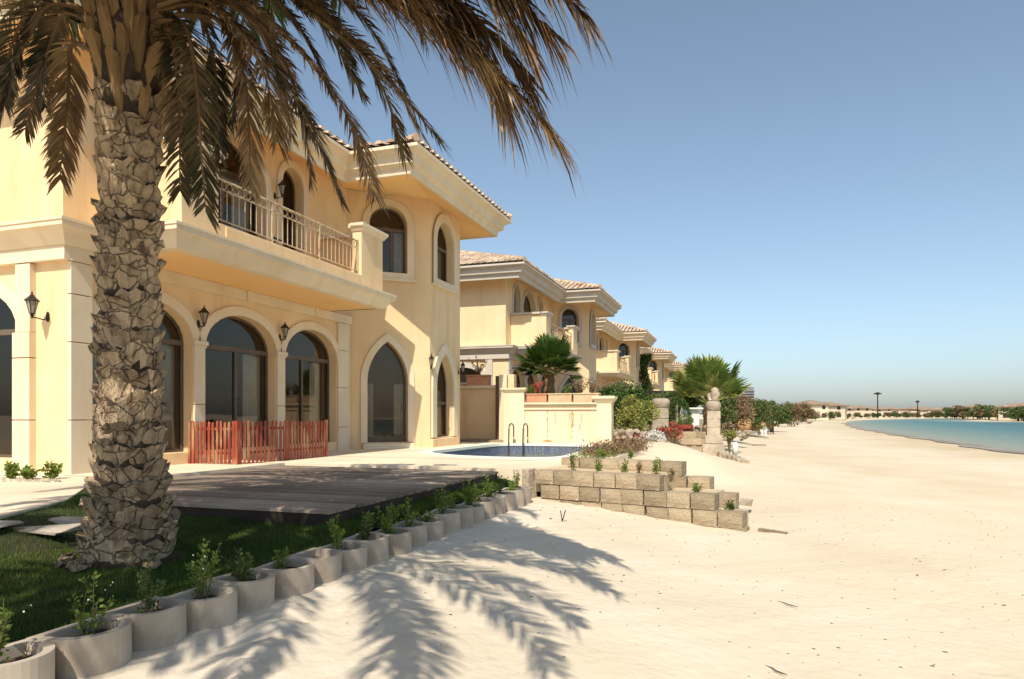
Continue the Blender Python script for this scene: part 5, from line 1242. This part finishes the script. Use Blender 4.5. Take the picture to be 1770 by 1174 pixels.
for gi, n_ in enumerate((22,10,6,12,8,14)):
    lot = sorted(rock_spots[idx:idx+n_], key=lambda q: (q[0][0]*CA+q[0][1]*SA)/(-q[0][0]*SA+q[0][1]*CA)); idx += n_
    for k, (p, s_) in enumerate(lot):
        o = inst(rk.choice(RK), 'rock', None, p, (rk.uniform(-.4,.4),rk.uniform(-.4,.4),rk.uniform(0,6)), (s_,s_*rk.uniform(.7,1.2),s_*.7))
        tag(o, 'pale angular rock, %s from the left among the %s' % (ordn[k], grp[gi]), 'rock', grp[gi])
for (px,py,d,sx,sz,lab) in ((1284,733,55,1.5,1.4,'large smooth orange boulder at the garden edge'),(1253,727,60,1.4,1.8,'tall rough orange boulder left of the larger one'),(1306,736,62,1.7,1.0,'low brown sandy hump right of the orange boulder')):
    o = inst(rock_mesh(int(px), M['rock_orange'], 3), 'boulder', None, at(px,py,d), (0,0,px), (sx,sx,sz)); tag(o, lab, 'boulder', 'orange boulders')
# stone pillars
def pillar(px, d, zb, zt, w, base, label, orn=False, wob_=0):
    x, y = xy_at(px, d); t = thing('stone_pillar', (x,y,zb), label, 'pillar', 'stone pillars in the second garden')
    a = R(6)
    if base:
        mb = MB(); mb.obox((x,y), a, w*1.7, w*1.6, zb-.3, zb+.30, jit=.02, rnd=rk); build(mb, 'base_course', M['stone'], t, bevel=.03)
        mb = MB(); mb.obox((x,y), a, w*1.35, w*1.35, zb+.305, zb+.62, jit=.02, rnd=rk); build(mb, 'base_course', M['stone'], t, bevel=.03)
        z0 = zb+.625
    else: z0 = zb
    n_ = 3; hh = (zt-z0)/n_
    for k in range(n_): mb = MB(); mb.obox((x,y), a, w*(1.12 if (k == 0 and not base) else 1), w, z0+k*hh+.004, z0+(k+1)*hh-.004, jit=.008, rnd=rk); build(mb, 'shaft_block', M['stone'], t, bevel=.012)
    mb = MB(); mb.lathe((x,y,zt), [(w*.50,.002),(w*.51,.05),(w*.54,.09),(w*.59,.17),(w*.58,.26),(w*.50,.33),(w*.32,.37)], 18); build(mb, 'cushion_cap', M['stone'], t, smooth=True)
    if orn:
        mb = MB(); mb.lathe((x+.05,y,zt+.38), [(.16,0),(.10,.08),(.2,.22),(.12,.34),(.15,.42),(.05,.5)], 12); mb.tube([(x-.1,y,zt+.4),(x-.16,y,zt+.62),(x-.05,y,zt+.78)], [.07,.09,.03], 7); mb.tube([(x+.12,y,zt+.45),(x+.2,y,zt+.6),(x+.16,y,zt+.8)], [.05,.07,.04], 7)
        build(mb, 'carved_finial', M['stone'], t, smooth=True)
pillar(1142, 25.6, .60, 1.78, .58, False, 'wide squat stone pillar with a cushion cap left of the cone bush')
pillar(1233, 25.9, .12, 1.68, .48, True, 'tall stone pillar with a carved finial on a stepped base at the beach edge', True)
# low wall between pillars
t = thing('stone_wall', (-1.9,26.4,.2), 'low wall of long tan stones joining the two pillars', 'wall')
for k in range(3):
    for j in range(4):
        x, y = xy_at(1163+j*16, 26.0-.02*j); mb = MB(); mb.obox((x+.18*(k%2),y), R(8), .36, .3, .14+k*.25, .14+k*.25+.24, jit=.012, rnd=rk); build(mb, 'stone_block', M['block'], t, bevel=.012)
t = thing('stone_wall', (.5,25,.0), 'collapsing low stone edge right of the tall pillar', 'wall')
for j in range(6):
    x, y = xy_at(1248+j*8, 25.3-j*.25); mb = MB(); mb.obox((x,y), R(8)+rk.uniform(-.2,.2), .3, .3, -.25, .16-j*.045, jit=.03, rnd=rk); build(mb, 'stone_block', M['stone'], t, bevel=.015)
x, y = xy_at(1271, 25.2); o = None
mb = MB(); mb.lathe((x,y,.05), [(.11,0),(.11,.3),(.09,.42),(.05,.47)], 10); o = build(mb, 'marker_stone', M['white'], origin=(x,y,.05), smooth=True); tag(o, 'short rounded white marker stone beyond the stone edge', 'stone')
bush(at(1261,752,27), (.32,.3,.26), 900, .06, 'bush_olive', 'small bright yellow green shrub right of the tall pillar', 21)
slab('driftwood', at(1300,749,41), .2, 1.6, .12, float(sand_z(*at(1300,749,41)[:2]))-.01, .07, 'driftwood', 'long pale driftwood plank on the sand beyond the pillars', 'driftwood', (0,.0), 5)
# white table-like pedestal behind the cone bush
x, y = xy_at(1203, 28.5); mb = MB(); mb.box(x-.14,x+.14,y-.14,y+.14,.6,1.75); mb.box(x-.3,x+.3,y-.3,y+.3,1.751,1.82); o = build(mb, 'pedestal', M['white'], origin=(x,y,.6), bevel=.01); tag(o, 'slim white pedestal table behind the cone bush', 'pedestal')
# black pergola
x0, y0 = xy_at(1092, 36); x1, y1 = xy_at(1178, 38); t = thing('pergola', ((x0+x1)/2,(y0+y1)/2,.6), 'flat black metal pergola roof on thin posts behind the bushes', 'pergola')
mb = MB(); d_ = Vector((x1-x0,y1-y0)); a_ = math.atan2(d_.y,d_.x); mb.obox(((x0+x1)/2,(y0+y1)/2), a_, d_.length, 1.6, 2.62, 2.78); build(mb, 'canopy', M['iron'], t)
for u in (.06,.36,.66,.95):
    q = Vector((x0,y0))+d_*u; mb = MB(); mb.obox(q, a_, .09, .09, .6, 2.62); build(mb, 'post', M['iron'], t)
# ---- small palm behind the garden wall, fan palm at the pillars
def short_palm(root, c, rbase, ztop, nfr, L, leaf, seed, el0=(-.1,1.35), w=.02, ll=.3):
    r_ = random.Random(seed); x, y, z = c
    mb = MB(); zs = [z+(ztop-z)*k/14 for k in range(15)]
    mb.lathe((x,y,0), [(rbase*(1.15 if k % 2 else .92)*(1.1-.2*k/14), q) for k, q in enumerate(zs)], 9); build(mb, 'trunk', M['boot'], root)
    for i in range(nfr):
        az = i*2.4+r_.uniform(-.2,.2); el = el0[0]+(el0[1]-el0[0])*(i/nfr)+r_.uniform(-.1,.1)
        ctrl = arc_frond((x,y,ztop), az, el, L*r_.uniform(.85,1.1), .9, i+seed)
        mb, V, F = frond_mesh(ctrl, 70, ll, seed+i, spread=.7, droop=.15, w=w, fwd=.6, up=.3); fr = build(mb, 'frond', M['rachis'], root); np_obj('leaflets', V, F, M[leaf], fr)
def fan_palm(root, c, ztop, n, L, seed, leaf, el0=.25, yel=1, stk=.62):
    r_ = random.Random(seed); x, y, z = c
    mb = MB(); mb.lathe((x,y,z), [(.28,0),(.30,.3),(.24,.6),(.26,.9),(.22,ztop-z)], 10); build(mb, 'trunk', M['rachis'], root)
    for i in range(n):
        az = i*2.399+r_.uniform(-.2,.2); el = el0+(1.5-el0)*(i/n)+r_.uniform(-.3,.2); Lp = L*stk*r_.uniform(.5,1.2)
        d = Vector((math.cos(az)*math.cos(el), math.sin(az)*math.cos(el), math.sin(el))); hub = Vector((x,y,ztop))+d*Lp
        fr = MB(); fr.tube([(x,y,ztop), tuple(hub)], [.025,.014], 5); f_ = build(fr, 'leaf_stalk', M['fan_yellow'], root)
        s = d.cross(Vector((0,0,1))).normalized(); u = s.cross(d); V = []; F = []; nb = 22; R_ = L*.5*r_.uniform(.85,1.15)
        for k in range(nb):
            ph = -1.25+2.5*k/(nb-1); dd = (d*math.cos(ph)+s*math.sin(ph)); dd = (dd+u*.18*math.cos(ph*2)+Vector((0,0,-.10))).normalized(); l_ = R_*(.72+.28*math.cos(ph))*r_.uniform(.9,1.08)
            wv = dd.cross(u).normalized()*(l_*.085); fold = u*(.02 if k % 2 else -.02); b = len(V)
            V += [tuple(hub), tuple(hub+dd*l_*.6-wv+fold), tuple(hub+dd*l_*.6+wv+fold), tuple(hub+dd*l_+Vector((0,0,-.06*l_)))]; F += [(b,b+1,b+3,b+2)]
        np_obj('leaf_blade', np.array(V), np.array(F), M['fan_yellow'] if yel and i % 2 == 0 else M[leaf], f_)
x, y = xy_at(950, 25.5); t = thing('small_palm', (x,y,.6), 'small bushy green palm rising behind the trough planters', 'palm tree')
mb = MB(); mb.lathe((x,y,0), [(.22*(1.15 if k % 2 else .9)*(1.15-.03*k), .6+.2*k) for k in range(14)], 9); build(mb, 'trunk', M['rachis'], t)
FANC = dict(n=46, L=1.25, seed=15)
fan_palm(t, (x,y,3.0), 3.15, 50, 1.45, 15, 'fan_dark', el0=.1, yel=0, stk=.5)
x, y = xy_at(1226, 29.5); t = thing('fan_palm', (x,y,.6), 'big fan palm with upright yellow green leaves behind the tall pillar', 'palm tree')
fan_palm(t, (x,y,.6), 1.95, 34, 2.1, 6, 'fan_green', el0=.35, stk=.62)
# ---- ivy on the third villa
t = thing('climbing_ivy', (-8.1,56.5,.6), 'tall dark green ivy climbing the corner of the third villa', 'climbing plant')
g = np.random.default_rng(4); n_ = 5200
zz = g.uniform(.6,6.9,n_); yy = 61.6 + g.normal(size=n_)*.5*(1.2-zz/9) ; xx = -8.2+g.uniform(-.4,.5,n_)+.2*np.sin(zz*2)
P = np.stack([xx,yy,zz],1); v, f = leaf_quads(P, g.normal(size=P.shape)+[.5,-.5,0], g.uniform(.1,.22,n_), g, .7); np_obj('foliage', v, f, M['bush_dark'], t)
mb = MB(); mb.tube([(-8.3,61.6,.6),(-8.2,61.5,3),(-8.3,61.6,6)], [.08,.06,.03], 6); build(mb, 'stem', M['stem'], t)
# ---- kiosk-like bin on the beach
x, y = xy_at(1330, 72); zc = float(sand_z(x, y)); t = thing('beach_bin', (x,y,zc), 'red and white recycling stand with a rounded silver top on the beach', 'bin')
mb = MB(); mb.box(x-.42,x-.36,y-.4,y+.4,zc,zc+1.55); build(mb, 'side_panel', M['white'], t)
mb = MB(); mb.box(x+.36,x+.42,y-.4,y+.4,zc,zc+1.55); build(mb, 'side_panel', M['iron'], t)
mb = MB(); mb.box(x-.355,x+.355,y-.35,y+.35,zc+.15,zc+.68); build(mb, 'lower_bin', M['gate'], t)
mb = MB(); mb.box(x-.355,x+.0,y-.36,y+.35,zc+.16,zc+.67); build(mb, 'flap', M['white'], t)
mb = MB(); mb.box(x-.355,x+.355,y-.35,y+.35,zc+.70,zc+1.2); build(mb, 'upper_bin', M['flower_red'], t)
mb = MB(); mb.box(x-.355,x+.355,y-.37,y+.35,zc+1.22,zc+1.42); build(mb, 'panel', M['white'], t)
mb = MB(); mb.tube([(x-.5,y,zc+1.5),(x+.5,y,zc+1.5)], .2, 12); build(mb, 'rounded_top', M['steel'], t, smooth=True)
x, y = xy_at(1312, 66); zc = float(sand_z(x, y)); t = thing('board_fence', (x,y,zc), 'short broken white board fence left of the red bin', 'fence')
for k in range(6): mb = MB(); h_ = rk.uniform(.7,1.3); mb.obox((x+(k-3)*.3,y), 0, .16, .04, zc-.1, zc+h_, jit=.01, rnd=rk); build(mb, 'board', M['white'] if k != 3 else M['gate'], t)
mb = MB(); mb.box(x-1.1,x+.8,y+.03,y+.06,zc+.45,zc+.55); build(mb, 'rail', M['white'], t)
# ---- belt of bushes and trees along the gardens to the right of the fan palm
belt = [(1262,712,42,1.5,'bush_brown','rusty brown shrub mass right of the carved finial'),(1282,712,60,2.0,'bush_brown','tall rusty brown tree crown under the far grey tower'),(1258,714,63,1.7,'bush_mid','green shrub right of the tall pillar top'),(1283,714,66,1.8,'bush_mid','green shrub above the orange boulder'),
  (1308,714,58,1.7,'bush_mid','wide green shrub behind the broken board fence'),(1330,714,70,1.8,'bush_mid','green shrub directly behind the red bin'),(1345,714,80,1.6,'bush_dark','dark green shrub right of the red bin'),(1300,713,75,2.0,'bush_dark','dark green crown behind the wide green shrub'),
  (1362,714,115,2.4,'bush_brown','grey brown tree beyond the red bin'),(1385,714,150,2.8,'bush_brown','brown tree at the start of the far beach row'),(1240,706,34,1.1,'bush_mid','green shrub behind the carved finial')]
for i, (px,py,d,r_,lf,lab) in enumerate(belt): bush(at(px,py,d), (r_*1.1,r_,r_*.75), int(2200 if d < 70 else 1400), .05+d*.0022, lf, lab, 60+i, 'garden_bush', 'bush', 'bushes along the beach gardens', lumps=12)
# sandy scrub bank under the belt
mb = MB()
# ================================================================ far shore: houses, trees, masts, tower
def far_house(px, d, w, h, seed, label, yaw=None, dp=9):
    r_ = random.Random(seed); x, y = xy_at(px, d); z0 = -.1
    a = YAW + (px-CX)/FPX*-.7 + r_.uniform(-.25,.25) if yaw is None else yaw
    t = thing('beach_house', (x,y,z0), label, 'house', 'houses along the far beach'); t.scale = (1,1,.74)
    ca, sa = math.cos(a), math.sin(a)
    def q(u, v): return (x+u*ca-v*sa, y+u*sa+v*ca)
    W = Wall(q(-w/2,0), q(w/2,0)); mb = MB(); holes = []
    n_ = max(3, int(w/3.2))
    for k in range(n_):
        c = w*(k+.5)/n_; holes.append(opening(c, .75, .5, 2.0, .6, n=4)); 
        if k % 2 == 0 or r_.random() < .6: holes.append(opening(c, .55, 4.3, 5.6, .45, n=4))
    W.sheet(mb, rect(0,w,z0-.5,h), holes, 0, .3)
    for P0, P1 in ((q(w/2,0),q(w/2,dp)),(q(w/2,dp),q(-w/2,dp)),(q(-w/2,dp),q(-w/2,0))): Wall(P0,P1).sheet(mb, rect(0,(Vector(P1)-Vector(P0)).length,z0-.5,h))
    W.box(mb, w*.3, w*.7, 3.3, 3.6, .01, 1.4); W.box(mb, w*.3, w*.7, 3.6, 4.4, 1.2, 1.4)
    build(mb, 'wall', M['far_wall'], t)
    for hl in holes: mb = MB(); W.sheet(mb, hl, (), -.28); build(mb, 'window', M['far_dark'], t)
    mb = MB(); o = .9; hh = h+1.6
    c = [(*q(-w/2-o,-o),h),(*q(w/2+o,-o),h),(*q(w/2+o,dp+o),h),(*q(-w/2-o,dp+o),h),(*q(-w/2+dp/2,dp/2),hh),(*q(w/2-dp/2,dp/2),hh)]
    c += [(p[0],p[1],h-.35) for p in c[:4]]
    mb.add(c, [(0,1,5,4),(1,2,5),(2,3,4,5),(3,0,4),(6,7,1,0),(7,8,2,1),(8,9,3,2),(9,6,0,3),(9,8,7,6)]); build(mb, 'roof', M['far_roof'], t)
rf = random.Random(55)
fh = [(1408,225,14),(1428,250,16),(1452,290,17),(1476,330,18),(1502,360,19),(1530,372,21),(1558,378,20),(1586,375,21),(1614,365,20),(1640,350,18),(1664,330,17),(1690,310,16),(1720,285,15),(1764,215,14),(1800,200,14),(1850,190,16),(1910,180,16)]
for i, (px, d, w) in enumerate(fh):
    lab = 'pale two storey beach house, %s of the far row counted from the left' % ordn[i] if i < len(ordn) else 'pale beach house'
    far_house(px, d, w*rf.uniform(.6,.85), 6.0 + rf.uniform(-1.0,.9), i, lab, dp=9+rf.uniform(0,2))
tr = []
for i in range(95):
    px = rf.uniform(1350,1770) if i < 86 else rf.uniform(1770,1950)
    d = float(np.interp(px, [1318,1378,1428,1476,1530,1586,1640,1690,1770,1950], [112,175,238,315,352,356,330,290,200,165]))*rf.uniform(.965,.99)
    hgt = rf.uniform(1.4,3.2) if px < 1640 or px > 1775 else rf.uniform(3.0,5.2)
    tr.append((px, d, hgt))
tr.sort()
shared = []
for k in range(5):
    g = np.random.default_rng(900+k); n_ = 1000; lc = g.normal(size=(7,3))*.3; lc[:,2] = abs(lc[:,2])*.9+.35; kk = g.integers(0,7,n_); dd = g.normal(size=(n_,3)); dd /= np.linalg.norm(dd,axis=1,keepdims=True)
    P = lc[kk]+dd*g.uniform(.1,.28,(n_,1)); v, f = leaf_quads(P, dd+.5*g.normal(size=(n_,3)), g.uniform(.08,.16,n_), g, .7)
    shared.append([np_mesh('crown', v, f, M[m_]) for m_ in ('bush_dark','bush_mid','bush_brown')])
tm = MB(); tm.tube([(0,0,-.1),(.01,0,.3),(0,.01,.6)], [.035,.025,.015], 5); tme = tm.mesh('trunk', (0,0,0), [M['stem']])
def tree_label(i):
    px, d, h_ = tr[i]; hi = min(range(len(fh)), key=lambda k: abs(fh[k][0]-px)); cn = ['dark green','dull green','brownish'][i % 3]; sz_ = 'low' if h_ < 2.4 else ('taller' if h_ > 3.2 else 'middling')
    sd_ = 'left of' if px < fh[hi][0]-6 else ('right of' if px > fh[hi][0]+6 else 'in front of')
    return '%s %s tree %s the %s far house from the left' % (sz_, cn, sd_, ordn[hi])
tl_ = [tree_label(i) for i in range(len(tr))]
for i, (px, d, h_) in enumerate(tr):
    x, y = xy_at(px, d); lab = tl_[i]
    if tl_.count(lab) > 1: lab = lab.replace(' from the left', '') + ', %s such one' % ordn[tl_[:i].count(lab)]
    t = thing('shore_tree', (x,y,-.2), lab, 'tree', 'trees along the far beach')
    for me_, nm in ((shared[i % 5][i % 3],'crown'),(tme,'trunk')):
        o = bpy.data.objects.new(nm, me_); COL.objects.link(o); o.parent = t; o.scale = (h_*1.15,h_*1.15,h_*.95)
        if nm == 'crown': o.rotation_euler.z = rf.uniform(0,6)
for px, d, zt, hw, lab in ((1517,300,10.6,1.6,'taller dark floodlight mast with a flat wide head on the far shore'),(1586,330,7.6,1.0,'shorter slim floodlight mast on the far shore')):
    x, y = xy_at(px, d); t = thing('light_mast', (x,y,-.3), lab, 'light mast', 'light masts on the far shore')
    mb = MB(); mb.tube([(x,y,-.3),(x,y,zt)], [.28,.2], 8); build(mb, 'pole', M['iron'], t)
    mb = MB(); mb.lathe((x,y,zt), [(hw*.3,-.5),(hw,-.2),(hw*1.05,0),(hw*.5,.35),(.15,.6)], 10); build(mb, 'lamp_head', M['iron'], t)
x, y = xy_at(1295, 900); t = thing('distant_tower', (x,y,0), 'hazy grey high rise tower with a curved top far behind the bushes', 'tower')
mb = MB(); P = [(-6,0),(6.5,0)]; prof = [(-6.2,0),(6.2,0),(6.2,36.6),(3,37.6),(-1,37.2),(-4,35),(-6.2,32)]
mb.add([(x+p[0],y,p[1]) for p in prof]+[(x+p[0],y+14,p[1]) for p in prof], [tuple(range(7)), tuple(range(13,6,-1))]+[(i,7+i,7+(i+1)%7,(i+1)%7) for i in range(7)]); build(mb, 'tower_body', M['tower'], t)
for k in range(9):
    mb = MB(); mb.box(x-6.3,x+6.3,y-.3,y-.02,3+k*3.4,4.6+k*3.4); build(mb, 'window_band', M['far_dark'], t)
